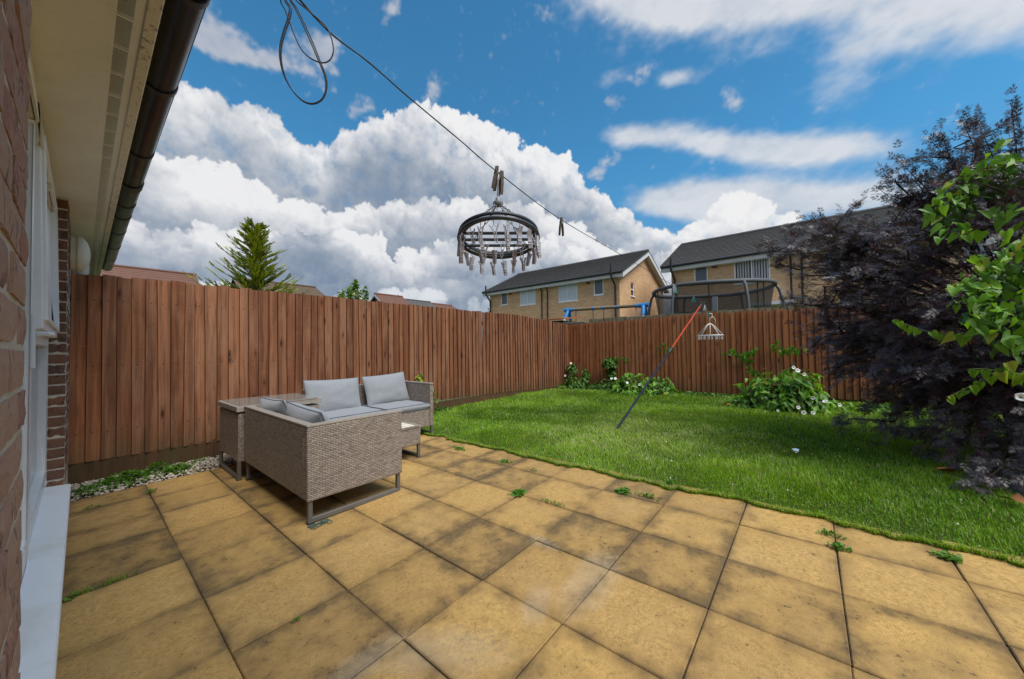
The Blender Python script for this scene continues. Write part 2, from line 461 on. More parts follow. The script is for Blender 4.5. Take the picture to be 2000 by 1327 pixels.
# paving: buff concrete flags with lichen, dark joints and the pale sheen of wet patches painted into the colour
m_slab, T, b = mat('buff_concrete', rough=0.85, spec=0.25)
P = worldpos(T); O = T.coord('Object'); r = objrand(T)
qx, qy, qz = T.sep(T.coord('Generated'))
big = T.noise(P, 2.3, 4, 0.6); med = T.noise(P, 9.0, 6, 0.65); fin = T.noise(P, 55, 5, 0.7); gr = T.noise(P, 240, 2, 0.6)
e0 = (qx - 0.5).ab().mx((qy - 0.5).ab()) * 0.46
edge = e0 + (med - 0.5) * 0.12 + (fin - 0.5) * 0.03
em = edge.sm(0.150, 0.235)
rim = (e0 + (fin - 0.5) * 0.020).sm(0.212, 0.228)
r2 = (r * 17.31).fr()
c = T.mix(r2, (0.475, 0.295, 0.098), (0.385, 0.235, 0.082))
c = T.mix(big.sm(0.42, 0.72) * 0.45, c, (0.535, 0.350, 0.145))
soft = (e0 + (med - 0.5) * 0.10).sm(0.120, 0.232)
mid = T.noise(P, 24, 5, 0.72)
dirt = (med - 0.5) * 1.15 + (big - 0.5) * 0.9 + (r - 0.5) * 0.60 + soft * 0.36 + (mid - 0.5) * 1.0 + 0.17
grain = (fin - 0.5) * 1.25 + (gr - 0.5) * 1.0
c = T.mix((dirt + grain).sm(0.02, 0.62) * 0.66, c, (0.185, 0.112, 0.042))
c = T.mix((dirt + grain * 0.9).sm(0.46, 0.86) * 0.70, c, (0.085, 0.060, 0.034))
c = T.mix(gr.sm(0.50, 0.72) * 0.30, c, (0.22, 0.140, 0.060))
c = T.mix(gr.sm(0.28, 0.42, 1.0, 0.0) * 0.22, c, (0.66, 0.46, 0.20))
c = T.mix((e0 + (fin - 0.5) * 0.024).sm(0.210, 0.228) * (big + med * 0.6 - 0.45).sm(0.1, 0.6) * 0.60, c, (0.085, 0.062, 0.038))
c = T.scale(c, (1.0 + (fin - 0.5) * 1.5 + (gr - 0.5) * 1.7 + (mid - 0.5) * 0.8).mx(0.2))
spots = T.noise(P, 34, 4, 0.75) + (med - 0.5) * 0.45 + (r - 0.5) * 0.08
c = T.mix(spots.sm(0.62, 0.72) * 0.72, c, (0.06, 0.045, 0.028))
px, py, pz = T.sep(P)
def wet_sheen(x, y, a, ang=0.0):
    u = (px - x) * cos(ang) + (py - y) * sin(ang); v = (py - y) * cos(ang) - (px - x) * sin(ang)
    return (u * u * (1 / (a * a)) + v * v * (6.0 / (a * a)) + (fin - 0.5) * 1.6 + (med - 0.5) * 2.6).sm(-0.1, 1.3, 1.0, 0.0)
wm = wet_sheen(1.62, 0.86, 0.30, 0.15).mx(wet_sheen(0.90, 1.12, 0.30, 2.2)).mx(wet_sheen(1.32, 0.98, 0.17, 0.4)).mx(wet_sheen(0.66, 1.31, 0.2, 0.1)).mx(wet_sheen(1.75, 1.24, 0.14, 1.5))
c = T.mix(wm * 0.23, c, (0.50, 0.43, 0.33))
setc(T, b, c); setr(T, b, med * 0.2 + 0.72)
setn(T, b, T.bump(fin * 0.6 + gr * 0.6 + mid * 0.3, 0.55, 0.005))

m_bed = plastic('joint_soil', (0.085, 0.064, 0.038), 0.95, 0.5, 20, 0.4)

def board_mat(name, a, b2, dark, grey, greyk):
    m, T, b = mat(name, rough=0.8, spec=0.25)
    r = objrand(T); O = T.coord('Object'); G = worldpos(T)
    off = T.vmath('SCALE', T.comb(3.1, 7.7, 13.0), sc=r * 9.0)
    Q = T.vmath('ADD', O, off)
    gq = T.vmath('MULTIPLY', Q, (1.0, 1.0, 0.045))
    warp = T.noise(T.vmath('MULTIPLY', Q, (1, 1, 0.35)), 6.0, 2, 0.5, out=1)
    gq = T.vmath('ADD', gq, T.vmath('SCALE', warp, sc=0.035))
    grain = T.noise(gq, 95, 5, 0.65); streak = T.noise(gq, 22, 3, 0.5)
    blot = T.noise(T.vmath('MULTIPLY', Q, (1, 1, 0.5)), 4.5, 4, 0.6)
    kq = T.vmath('MULTIPLY', Q, (1.0, 0.0, 0.55))
    kd = T.vor(kq, 8.5, 0, out='Distance', rand=0.95)
    knot = (kd + (grain - 0.5) * 0.12).sm(0.06, 0.15, 1.0, 0.0)
    halo = kd.sm(0.10, 0.30, 1.0, 0.0)
    c = T.mix(r, a, b2)
    c = T.mix(streak.sm(0.40, 0.62) * 0.62, c, dark)
    c = T.mix(blot.sm(0.42, 0.72) * greyk, c, grey)
    c = T.mix(halo * 0.40, c, dark)
    c = T.mix(grain.sm(0.45, 0.70) * 0.42, c, tuple(x * 0.38 for x in dark))
    c = T.mix(knot * 0.85, c, tuple(x * 0.28 for x in dark))
    saw = T.noise(T.vmath('MULTIPLY', Q, (0.6, 0.6, 26.0)), 3.0, 2, 0.5)
    c = T.mix(saw.sm(0.60, 0.70) * 0.14, c, tuple(min(1, x * 1.9) for x in a))
    gx_, gy_, gz_ = T.sep(G)
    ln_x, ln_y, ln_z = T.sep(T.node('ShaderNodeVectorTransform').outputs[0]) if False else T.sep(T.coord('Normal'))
    c = T.mix(ln_x.ab().sm(0.5, 0.9) * 0.65, c, tuple(x * 0.45 for x in dark))  # side faces coloured darker to draw the shadow lines between boards
    nz = (gz_ - 1.06).ab().mn((gz_ - 1.69).ab()).mn((gz_ - 0.43).ab())
    ax_ = T.sep(O)[0]; nl = (ax_ + 0.022).ab()
    c = T.mix((nz.gt(0.006) * -1.0 + 1.0) * (nl.gt(0.0055) * -1.0 + 1.0) * 0.85, c, (0.03, 0.02, 0.015))
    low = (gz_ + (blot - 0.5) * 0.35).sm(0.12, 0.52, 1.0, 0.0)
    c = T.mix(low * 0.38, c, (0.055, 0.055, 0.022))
    setc(T, b, c); setr(T, b, grain * 0.2 + 0.68)
    setn(T, b, T.bump(grain * 0.7 + streak * 0.3 + knot * 0.4 + saw * 0.15, 0.55, 0.004))
    return m
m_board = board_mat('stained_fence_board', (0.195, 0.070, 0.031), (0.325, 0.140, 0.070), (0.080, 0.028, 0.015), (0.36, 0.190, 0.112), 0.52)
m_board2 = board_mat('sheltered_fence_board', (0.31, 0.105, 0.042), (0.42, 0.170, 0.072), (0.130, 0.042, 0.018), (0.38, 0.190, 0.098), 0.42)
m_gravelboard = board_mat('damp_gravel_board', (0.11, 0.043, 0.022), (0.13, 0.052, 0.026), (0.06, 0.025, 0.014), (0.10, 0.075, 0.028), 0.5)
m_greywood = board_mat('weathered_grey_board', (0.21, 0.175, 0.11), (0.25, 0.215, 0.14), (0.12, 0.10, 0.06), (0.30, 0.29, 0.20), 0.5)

# near brick: pink and buff stocks with dark kiss marks
def brick_mat(name, cols, dark):
    m, T, b = mat(name, rough=0.9, spec=0.2)
    r = objrand(T); O = T.coord('Object')
    Q = T.vmath('ADD', O, T.vmath('SCALE', T.comb(5.0, 9.0, 3.0), sc=r * 11.0))
    n = T.noise(Q, 11, 5, 0.65); f = T.noise(Q, 60, 5, 0.7); k = T.noise(T.vmath('MULTIPLY', Q, (1, 1, 0.6)), 26, 4, 0.7); g = T.noise(Q, 230, 3, 0.6)
    c = T.ramp(r, [(i / (len(cols) - 1), q) for i, q in enumerate(cols)])
    c = T.mix(n.sm(0.38, 0.68) * 0.7, c, cols[1])
    c = T.mix(f.sm(0.45, 0.75) * 0.5, c, tuple(x * 1.35 for x in cols[2]))
    c = T.mix(k.sm(0.56, 0.66) * 0.75, c, dark)
    c = T.mix(g.sm(0.55, 0.8) * 0.35, c, tuple(x * 0.45 for x in cols[0]))
    setc(T, b, c); setn(T, b, T.bump(f * 0.7 + k * 0.4 + g * 0.3, 0.7, 0.006))
    return m
m_brick = brick_mat('pink_stock_brick', [(0.30, 0.130, 0.095), (0.36, 0.225, 0.165), (0.40, 0.26, 0.185), (0.25, 0.125, 0.10)], (0.10, 0.066, 0.066))
m_brick2 = brick_mat('red_brown_brick', [(0.18, 0.062, 0.038), (0.15, 0.085, 0.055), (0.22, 0.10, 0.06), (0.085, 0.06, 0.048)], (0.035, 0.024, 0.022))
m_mortar, T, b = mat('lime_mortar', rough=0.95, spec=0.15)
O = T.coord('Object'); f = T.noise(O, 90, 5, 0.7); n = T.noise(O, 14, 4, 0.6)
setc(T, b, T.mix(n, (0.62, 0.55, 0.45), (0.49, 0.425, 0.34))); setn(T, b, T.bump(f, 0.8, 0.008))

m_upvc = plastic('white_upvc', (0.80, 0.81, 0.82), 0.28, 0.16, 3.0)
m_sill, T, b = mat('white_sill', rough=0.42)
O = T.coord('Object'); n = T.noise(O, 3.2, 4, 0.6, 0.6); f = T.noise(O, 30, 4, 0.6)
c = T.mix(n.sm(0.5, 0.74) * 0.45, (0.76, 0.78, 0.80), (0.56, 0.52, 0.42)); setc(T, b, T.mix(f.sm(0.55, 0.8) * 0.2, c, (0.42, 0.42, 0.40)))
m_soffit, T, b = mat('aged_cream_soffit', rough=0.5, spec=0.35)
O = T.coord('Object'); st_ = T.noise(T.vmath('MULTIPLY', O, (7.0, 0.7, 1)), 3.0, 5, 0.6); f = T.noise(T.vmath('MULTIPLY', O, (1.0, 2.6, 1)), 26, 6, 0.7); n = T.noise(O, 1.6, 4, 0.6)
c = T.mix(n.sm(0.3, 0.7), (0.85, 0.83, 0.73), (0.76, 0.735, 0.63)); c = T.mix(st_.sm(0.5, 0.75) * 0.35, c, (0.70, 0.64, 0.52))
c = T.mix(f.sm(0.55, 0.75) * 0.45, c, (0.36, 0.32, 0.22)); setc(T, b, c)
m_cream = plastic('aged_cream_plastic', (0.74, 0.69, 0.55), 0.45, 0.35, 5.0)
m_fascia, T, b = mat('aged_cream_fascia', rough=0.5, spec=0.35)
O = T.coord('Object'); f = T.noise(T.vmath('MULTIPLY', O, (1.0, 1.0, 1)), 34, 6, 0.75); n = T.noise(O, 4.0, 4, 0.6)
c = T.mix(n, (0.78, 0.73, 0.59), (0.68, 0.62, 0.47)); setc(T, b, T.mix((f + n * 0.25).sm(0.66, 0.82) * 0.85, c, (0.10, 0.075, 0.04)))
m_gutter, T, b = mat('brown_black_gutter', (0.028, 0.027, 0.029), 0.30, 0.28)
O = T.coord('Object'); n = T.noise(T.vmath('MULTIPLY', O, (1, 0.25, 1)), 9, 5, 0.65); setc(T, b, T.mix(n.sm(0.45, 0.7) * 0.5, (0.010, 0.010, 0.012), (0.032, 0.032, 0.035))); setr(T, b, n * 0.28 + 0.16)
m_black = plastic('black_plastic', (0.022, 0.023, 0.026), 0.4, 0.3, 6)
m_rubber = plastic('dark_rubber', (0.02, 0.02, 0.022), 0.7, 0.3, 8)
m_glass, T, b = mat('window_glass', (0.02, 0.025, 0.03), 0.04, 0.8)
m_glassl, T, b = mat('blind_behind_glass', rough=0.12, spec=0.6)
gx_, gy_, gz_ = T.sep(T.coord('Object'))
setc(T, b, T.mix((gy_ * 11.0).fr().sm(0.0, 0.25), (0.40, 0.47, 0.55), (0.56, 0.63, 0.70)))
m_roomdark = plastic('dark_room', (0.035, 0.038, 0.045), 0.35, 0.2, 2)
m_blindgrey = plastic('grey_vertical_blind', (0.42, 0.44, 0.47), 0.6, 0.1, 3)
m_pane_grey = plastic('net_curtained_pane', (0.10, 0.125, 0.17), 0.12, 0.2, 2)

# woven rattan
m_rattan, T, b = mat('woven_rattan', rough=0.55, spec=0.35)
G = worldpos(T); gx_, gy_, gz_ = T.sep(G)
nx_, ny_, nz_ = T.sep(T.node('ShaderNodeNewGeometry').outputs['True Normal'])
top = nz_.ab().gt(0.6); sx = nx_.ab().gt(0.6)
hu = (gx_ * (1.0 - sx) + gy_ * sx)
u = hu * (1.0 - top) + gx_ * top
v = gz_ * (1.0 - top) + gy_ * top
wv = T.noise(G, 16, 3, 0.6)
PV, PU = 0.0125, 0.037
vr = v * (1 / PV) + (wv - 0.5) * 0.35; row = vr.fl(); vf = vr.fr()
ur = u * (1 / PU) + (row * 0.5).fr() + (wv - 0.5) * 0.35
uf = ur.fr()
over_ = (uf * pi).sn()
band = (vf * pi).sn()
hgt = over_.pw(0.55) * 0.75 + band.pw(0.5) * 0.45
strand = T.noise(T.comb(u * 3.0, row * 7.3, gz_ * 0.0), 9.0, 3, 0.7)
piece = T.noise(T.comb(ur.fl() * 5.7, row * 9.1, 0.0), 1.0, 1, 0.5)
c = T.mix((strand * 0.65 + piece * 0.55 - 0.1).sm(0.25, 0.75), (0.180, 0.142, 0.117), (0.405, 0.342, 0.292))
c = T.mix(band.sm(0.05, 0.60, 0.80, 0.0), c, (0.070, 0.052, 0.043))
c = T.mix(over_.sm(0.02, 0.40, 0.50, 0.0), c, (0.085, 0.065, 0.054))
setc(T, b, c); setn(T, b, T.bump(hgt, 0.9, 0.006))
m_rattanwrap, T, b = mat('wrapped_rattan_edge', rough=0.5, spec=0.35)
G = worldpos(T); gx_, gy_, gz_ = T.sep(G)
q = (gx_ + gy_ + gz_ * 0.4) * (1 / 0.011); qn = T.noise(T.comb(q.fl(), 0.0, 0.0), 3.7, 0)
c = T.mix(qn, (0.26, 0.215, 0.18), (0.48, 0.42, 0.37)); c = T.mix((q.fr() * pi).sn().sm(0.0, 0.55, 0.75, 0.0), c, (0.09, 0.07, 0.055))
setc(T, b, c); setn(T, b, T.bump((q.fr() * pi).sn(), 0.7, 0.004))
m_leg = plastic('grey_painted_steel', (0.125, 0.115, 0.105), 0.42, 0.25, 12)
m_foot = m_rubber
m_fabric, T, b = mat('pale_grey_fabric', rough=0.95, spec=0.15)
O = T.coord('Object'); ox, oy, oz = T.sep(O)
w1 = (ox * 900.0).sn() * 0.5 + (oy * 900.0).sn() * 0.25 + (oz * 900.0).sn() * 0.5; n = T.noise(O, 5, 4, 0.55); f = T.noise(O, 120, 4, 0.75)
c = T.mix(f.sm(0.3, 0.75), (0.205, 0.217, 0.238), (0.285, 0.300, 0.325)); c = T.mix(n.sm(0.5, 0.8) * 0.25, c, (0.19, 0.197, 0.21)); setc(T, b, c)
setn(T, b, T.bump(w1 * 0.15 + f * 0.6, 0.35, 0.002))
b.inputs['Sheen Weight'].default_value = 0.25
m_piping = plastic('grey_piping', (0.14, 0.15, 0.17), 0.9, 0.1, 20)
m_tableglass, T, b = mat('table_glass', (0.22, 0.22, 0.20), 0.05, 0.7)

# foliage: tint attribute or object random decides the green
def leaf_mat(name, lo, hi, old=(0.28, 0.27, 0.03), oldk=0.04, transl=0.30, rough=0.45, attr=False, spec=0.35, veins=False):
    m, T, b = mat(name, rough=rough, spec=spec)
    if attr:
        a = T.node('ShaderNodeAttribute', attribute_name='tint'); r_, g_, b_ = T.sep(a.outputs['Vector'])
        r = r_; r2 = g_
    else:
        r = objrand(T); r2 = (r * 37.7).fr()
    n = T.noise(worldpos(T), 3.0, 3, 0.5); f = T.noise(worldpos(T), 60, 3, 0.6)
    if veins:
        ox, oy, oz = T.sep(T.coord('Object')); ax = ox.ab()
        vein = ax.sm(0.006, 0.026, 1.0, 0.0).mx(((oy - ax * 0.75) * 5.2).fr().sm(0.04, 0.11, 1.0, 0.0) * 0.5)
        mot = ((oy - ax * 0.75) * 5.2 * pi).sn().ab()
    c = T.mix((r * 0.75 + n * 0.35 + (f - 0.5) * 0.4 - 0.05).mx(0.0).mn(1.0), lo, hi)
    c = T.mix(r2.sm(1.0 - oldk - 0.02, 1.0 - oldk + 0.02), c, old)
    if veins:
        c = T.mix(vein * 0.20, c, tuple(min(1.0, x * 1.25 + 0.03) for x in hi))
        setn(T, b, T.bump(mot * 0.5 - vein * 0.5, 0.22, 0.01))
    setc(T, b, c)
    out = m.node_tree.nodes['Material Output']
    if transl > 0:
        tr = T.node('ShaderNodeBsdfTranslucent'); T.link(T.vmath('MULTIPLY', c, (1.5, 1.45, 0.6)), tr.inputs[0])
        mx_ = T.node('ShaderNodeMixShader'); mx_.inputs[0].default_value = transl
        T.link(b.outputs[0], mx_.inputs[1]); T.link(tr.outputs[0], mx_.inputs[2]); T.link(mx_.outputs[0], out.inputs[0])
    return m
m_leaf = leaf_mat('bindweed_leaf', (0.055, 0.150, 0.014), (0.205, 0.420, 0.036), (0.38, 0.36, 0.05), 0.03, 0.28, veins=True)
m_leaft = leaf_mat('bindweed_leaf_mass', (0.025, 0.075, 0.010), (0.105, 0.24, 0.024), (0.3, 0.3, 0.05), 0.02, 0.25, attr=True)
m_leafd = leaf_mat('shaded_bindweed_leaf', (0.026, 0.080, 0.012), (0.095, 0.205, 0.024), (0.2, 0.2, 0.04), 0.02, 0.22, veins=True)  # darker copy of the bindweed leaf, shade put into its colour
m_leafy = leaf_mat('young_yellow_leaf', (0.20, 0.27, 0.02), (0.36, 0.36, 0.05), (0.4, 0.3, 0.05), 0.1, 0.3, veins=True)
m_vine = leaf_mat('vine_leaf', (0.060, 0.170, 0.018), (0.215, 0.430, 0.030), (0.36, 0.42, 0.05), 0.08, 0.33, 0.38, veins=True)
m_grass = leaf_mat('grass_blade', (0.080, 0.205, 0.008), (0.34, 0.54, 0.040), (0.42, 0.44, 0.21), 0.075, 0.38, 0.5, True, 0.25)
m_elder = leaf_mat('black_elder_leaf', (0.036, 0.029, 0.034), (0.185, 0.152, 0.172), (0.10, 0.035, 0.055), 0.16, 0.10, 0.33, True, 0.55)
m_conifer = leaf_mat('conifer_spray', (0.075, 0.13, 0.008), (0.36, 0.42, 0.025), (0.16, 0.12, 0.03), 0.05, 0.2, 0.55, True)
m_sap = leaf_mat('sapling_leaf', (0.06, 0.14, 0.02), (0.20, 0.32, 0.03), (0.3, 0.3, 0.05), 0.05, 0.3, 0.45, True)
m_farleaf = leaf_mat('far_tree_leaf', (0.015, 0.04, 0.01), (0.05, 0.10, 0.02), (0.05, 0.05, 0.02), 0.02, 0.1, 0.6, True)
m_weed = leaf_mat('weed_leaf', (0.050, 0.135, 0.012), (0.125, 0.28, 0.026), (0.3, 0.3, 0.05), 0.03, 0.3, 0.5, True)
m_stem = plastic('green_brown_stem', (0.12, 0.12, 0.04), 0.7, 0.3, 30)
m_bark = plastic('dark_elder_bark', (0.055, 0.040, 0.032), 0.9, 0.5, 20, 0.5)
m_petal, T, b = mat('white_petal', (0.78, 0.78, 0.76), 0.6, 0.2)
m_petalc = plastic('pale_green_throat', (0.45, 0.48, 0.25), 0.6, 0.2, 60)
m_soil, T, b = mat('lawn_soil', rough=0.95, spec=0.1)
G = worldpos(T); n = T.noise(G, 3, 4, 0.6); f = T.noise(G, 40, 4, 0.7)
setc(T, b, T.mix(f, T.mix(n, (0.030, 0.055, 0.010), (0.05, 0.085, 0.014)), (0.045, 0.038, 0.02))); setn(T, b, T.bump(f, 0.8, 0.02))
m_ground = plastic('rough_grass_ground', (0.06, 0.085, 0.03), 0.95, 0.5, 0.4)
m_gravel, T, b = mat('pale_gravel', rough=0.9, spec=0.2)
a = T.node('ShaderNodeAttribute', attribute_name='tint'); r_, g_, b_ = T.sep(a.outputs['Vector'])
f = T.noise(worldpos(T), 160, 4, 0.7)
setc(T, b, T.mix(f.sm(0.4, 0.8) * 0.4, T.ramp(r_, [(0, (0.21, 0.165, 0.12)), (0.35, (0.43, 0.37, 0.30)), (0.7, (0.58, 0.53, 0.45)), (1, (0.36, 0.27, 0.20))]), (0.12, 0.10, 0.08)))

# facades and roofs of the houses beyond
def facade_mat(name, c1, c2, mortar):
    m, T, b = mat(name, rough=0.9, spec=0.2)
    G = worldpos(T); gx_, gy_, gz_ = T.sep(G); nx_, ny_, nz_ = T.sep(T.node('ShaderNodeNewGeometry').outputs['True Normal'])
    s_ = nx_.ab().gt(0.5)
    bt = T.node('ShaderNodeTexBrick'); T.link(T.comb(gx_ * (1.0 - s_) + gy_ * s_, gz_, 0.0), bt.inputs['Vector'])
    bt.inputs['Scale'].default_value = 1.0; bt.inputs['Brick Width'].default_value = 0.225; bt.inputs['Row Height'].default_value = 0.075
    bt.inputs['Mortar Size'].default_value = 0.006; bt.inputs['Mortar Smooth'].default_value = 0.3
    bt.inputs['Color1'].default_value = (*c1, 1); bt.inputs['Color2'].default_value = (*c2, 1); bt.inputs['Mortar'].default_value = (*mortar, 1)
    n = T.noise(G, 0.9, 5, 0.65); f = T.noise(G, 7, 4, 0.7)
    c = T.mix(n.sm(0.35, 0.7) * 0.25, bt.outputs[0], tuple(x * 0.62 for x in c1)); c = T.mix(f.sm(0.5, 0.8) * 0.22, c, tuple(x * 0.55 for x in c2))
    setc(T, b, c); setn(T, b, T.bump(E(T.nt, bt.outputs[1]) * -1.0, 0.3, 0.01)); return m
m_buff = facade_mat('buff_facing_brick', (0.70, 0.455, 0.265), (0.55, 0.33, 0.18), (0.50, 0.40, 0.28))
m_ownwall = facade_mat('own_wall_brick', (0.26, 0.12, 0.08), (0.17, 0.09, 0.06), (0.40, 0.33, 0.25))
def tile_mat(name, a, b2, moss):
    m, T, b = mat(name, rough=0.8, spec=0.3)
    G = worldpos(T); gx_, gy_, gz_ = T.sep(G); n = T.noise(G, 0.8, 4, 0.6); f = T.noise(G, 6, 5, 0.7)
    cell = T.noise(T.comb((gy_ * 3.3).fl() + (gx_ * 3.3).fl() * 7.1, (gz_ * 5.5).fl(), 0.0), 1.7, 0)
    c = T.mix(cell, a, b2); c = T.mix(f.sm(0.52, 0.75) * 0.5, c, moss); setc(T, b, c); return m
m_slate = tile_mat('dark_grey_roof_tile', (0.072, 0.070, 0.070), (0.110, 0.105, 0.102), (0.135, 0.124, 0.098))
m_redtile = tile_mat('red_roof_tile', (0.125, 0.062, 0.046), (0.17, 0.088, 0.064), (0.11, 0.08, 0.06))
m_browntile = tile_mat('brown_roof_tile', (0.09, 0.062, 0.045), (0.13, 0.09, 0.06), (0.10, 0.09, 0.05))
m_fasciaw = plastic('white_fascia_board', (0.62, 0.64, 0.66), 0.4, 0.2, 1.5)
m_render = plastic('pale_render', (0.45, 0.42, 0.38), 0.9, 0.2, 1)

# small things
m_rope = plastic('grey_clothes_line', (0.060, 0.068, 0.078), 0.55, 0.2, 40)
m_pegwood, T, b = mat('weathered_peg_wood', rough=0.85, spec=0.2)
O = T.coord('Object'); f = T.noise(T.vmath('MULTIPLY', O, (1, 1, 0.15)), 300, 4, 0.7); r = objrand(T)
setc(T, b, T.mix(f, T.mix(r, (0.20, 0.115, 0.055), (0.15, 0.14, 0.125)), (0.045, 0.035, 0.028)))
m_steel, T, b = mat('dull_spring_steel', (0.35, 0.34, 0.33), 0.45, 0.5, 0.8)
m_ring = plastic('charcoal_hanger_plastic', (0.050, 0.058, 0.072), 0.35, 0.2, 12)
m_chain = plastic('grey_hanger_plastic', (0.23, 0.24, 0.265), 0.4, 0.25, 14)
m_clip = plastic('pale_lilac_peg_plastic', (0.50, 0.49, 0.545), 0.42, 0.35, 30)
m_white = plastic('white_plastic', (0.68, 0.68, 0.72), 0.4, 0.15, 20)
m_cream2 = plastic('yellowed_plastic', (0.62, 0.55, 0.42), 0.45, 0.2, 20)
m_teal = plastic('teal_plastic', (0.03, 0.27, 0.27), 0.4, 0.2, 20)
m_orange = plastic('orange_red_prop', (0.44, 0.048, 0.018), 0.55, 0.15, 8, spec=0.2)
m_navy = plastic('navy_prop', (0.012, 0.017, 0.040), 0.55, 0.2, 8, spec=0.2)
m_bluepl = plastic('bright_blue_plastic', (0.035, 0.22, 0.55), 0.4, 0.2, 8)
m_pole = plastic('weathered_round_timber', (0.26, 0.20, 0.12), 0.8, 0.7, 5)
m_whitepost = plastic('chalky_post', (0.52, 0.57, 0.64), 0.6, 0.3, 8)
m_pad = plastic('dark_grey_foam_sleeve', (0.085, 0.090, 0.10), 0.6, 0.3, 4)
m_orangewood = plastic('orange_brown_board', (0.33, 0.105, 0.03), 0.7, 0.3, 6)
m_net, T, b = mat('black_safety_net', (0.022, 0.023, 0.025), 0.7, 0.2)
tr = T.node('ShaderNodeBsdfTransparent'); mx_ = T.node('ShaderNodeMixShader'); mx_.inputs[0].default_value = 0.64
out = m_net.node_tree.nodes['Material Output']; T.link(tr.outputs[0], mx_.inputs[1]); T.link(b.outputs[0], mx_.inputs[2]); T.link(mx_.outputs[0], out.inputs[0])
m_twine = plastic('teal_twine', (0.03, 0.10, 0.10), 0.7, 0.3, 40)
m_deadleaf = plastic('dead_brown_leaf', (0.36, 0.15, 0.05), 0.7, 0.3, 40)
m_litter = plastic('pale_blue_scrap', (0.45, 0.62, 0.70), 0.5, 0.2, 40)

# ================================================================ the ground
mb = MB(); mb.add([(-300, -300, -0.30), (500, -300, -0.30), (500, 500, -0.30), (-300, 500, -0.30)], [(0, 1, 2, 3)])
kind(obj('ground', mb.mesh('ground', m_ground)), 'structure')

# patio bed with single flags
SX = [-0.10, 0.385, 0.842, 1.297, 1.750, 2.206, 2.655, 3.105]
SY = [4.735, 4.250, 3.760, 3.245, 2.762, 2.262, 1.775, 1.293, 0.828, 0.370, -0.085, -0.535, -0.990, -1.445, -1.900, -2.355]
SYL = [4.735, 4.333, 3.800, 3.430, 2.820, 2.300, 1.820, 1.340, 0.860, 0.380, -0.08, -0.53, -0.985, -1.44, -1.895, -2.35]
mb = MB()
mb.add([(x, y, gz(x, y) - 0.011) for x, y in ((-0.12, -2.4), (3.11, -2.4), (3.11, 4.74), (-0.12, 4.74))], [(0, 1, 2, 3)])
patio = kind(obj('patio', mb.mesh('patio', m_bed)), 'structure')
for i in range(7):
    ys = SYL if i == 0 else SY
    for j in range(len(ys) - 1):
        x0, x1, y1, y0 = SX[i], SX[i + 1], ys[j], ys[j + 1]
        g = 0.0032 + 0.0022 * rnd.random()
        w, d = x1 - x0 - g, y1 - y0 - g
        mb = MB(); mb.box(-w / 2, w / 2, -d / 2, d / 2, -0.04, 0.0)
        me = mb.mesh('paving_slab', m_slab, bevel=0.004, segs=1)
        cx, cy = (x0 + x1) / 2 + rnd.uniform(-.002, .002), (y0 + y1) / 2 + rnd.uniform(-.002, .002)
        obj('paving_slab', me, patio, (cx, cy, gz(cx, cy) + rnd.uniform(-0.002, 0.002)),
            (math.atan(GB) + rnd.uniform(-.003, .003), -math.atan(GA) + rnd.uniform(-.003, .003), rnd.uniform(-.004, .004)))

# lawn sheet
def lawn_edge(y): return 2.990 + 0.020 * sin(y * 1.9 + 1.0) + 0.014 * sin(y * 5.3) + 0.012 * sin(y * 11.7 + 2)
def lawn_z(x, y):
    f = min(1.0, max(0.0, (x - 3.0) / 0.5))
    s = min(1.0, max(0.0, (x - 6.6) / 2.0)) * 0.05
    return gz(x, y) - 0.008 + 0.016 * min(1.0, max(0.0, (x - 3.02) / 0.22)) + f * (0.022 * mnoise.noise((x * 0.9, y * 0.9, 0.3)) + 0.012) - s
mb = MB(); nx, ny = 46, 70
ys_ = [-6.0 + 11.3 * j / ny for j in range(ny + 1)]
for j, y in enumerate(ys_):
    for i in range(nx + 1):
        e = lawn_edge(y); x = e + (9.0 - e) * i / nx
        mb.v.append((x, y, lawn_z(x, y))); mb.c.append((.5, .5, .5))
for j in range(ny):
    for i in range(nx):
        a = j * (nx + 1) + i; mb.f.append((a, a + 1, a + nx + 2, a + nx + 1)); mb.m.append(0)
kind(obj('lawn', mb.mesh('lawn', m_soil, smooth=True)), 'structure')

# ================================================================ the house on the left
WX = -0.07
house = thing('brick_house', 'brick single storey house end with white patio door, cream soffit and black gutter', 'house', (-0.2, 2.5, 0))
mb = MB()
mb.box(-0.40, WX - 0.0015, -1.2, 1.146, -0.25, 2.316)                     # mortar body of the near wall
wall = part('wall', mb, m_mortar, house)
mb = MB(); mb.box(-0.40, WX - 0.002, 4.154, 5.30, -0.25, 2.316); pier = part('wall', mb, m_mortar, house)
for a in ((-0.40, WX, -6.0, -1.2, -0.25, 2.316), (-0.40, WX, 5.302, 8.3, -0.25, 2.316), (-0.40, WX - 0.03, 1.146, 4.154, -0.25, 0.20)):
    mb = MB(); mb.box(*a); part('wall', mb, m_ownwall, house)
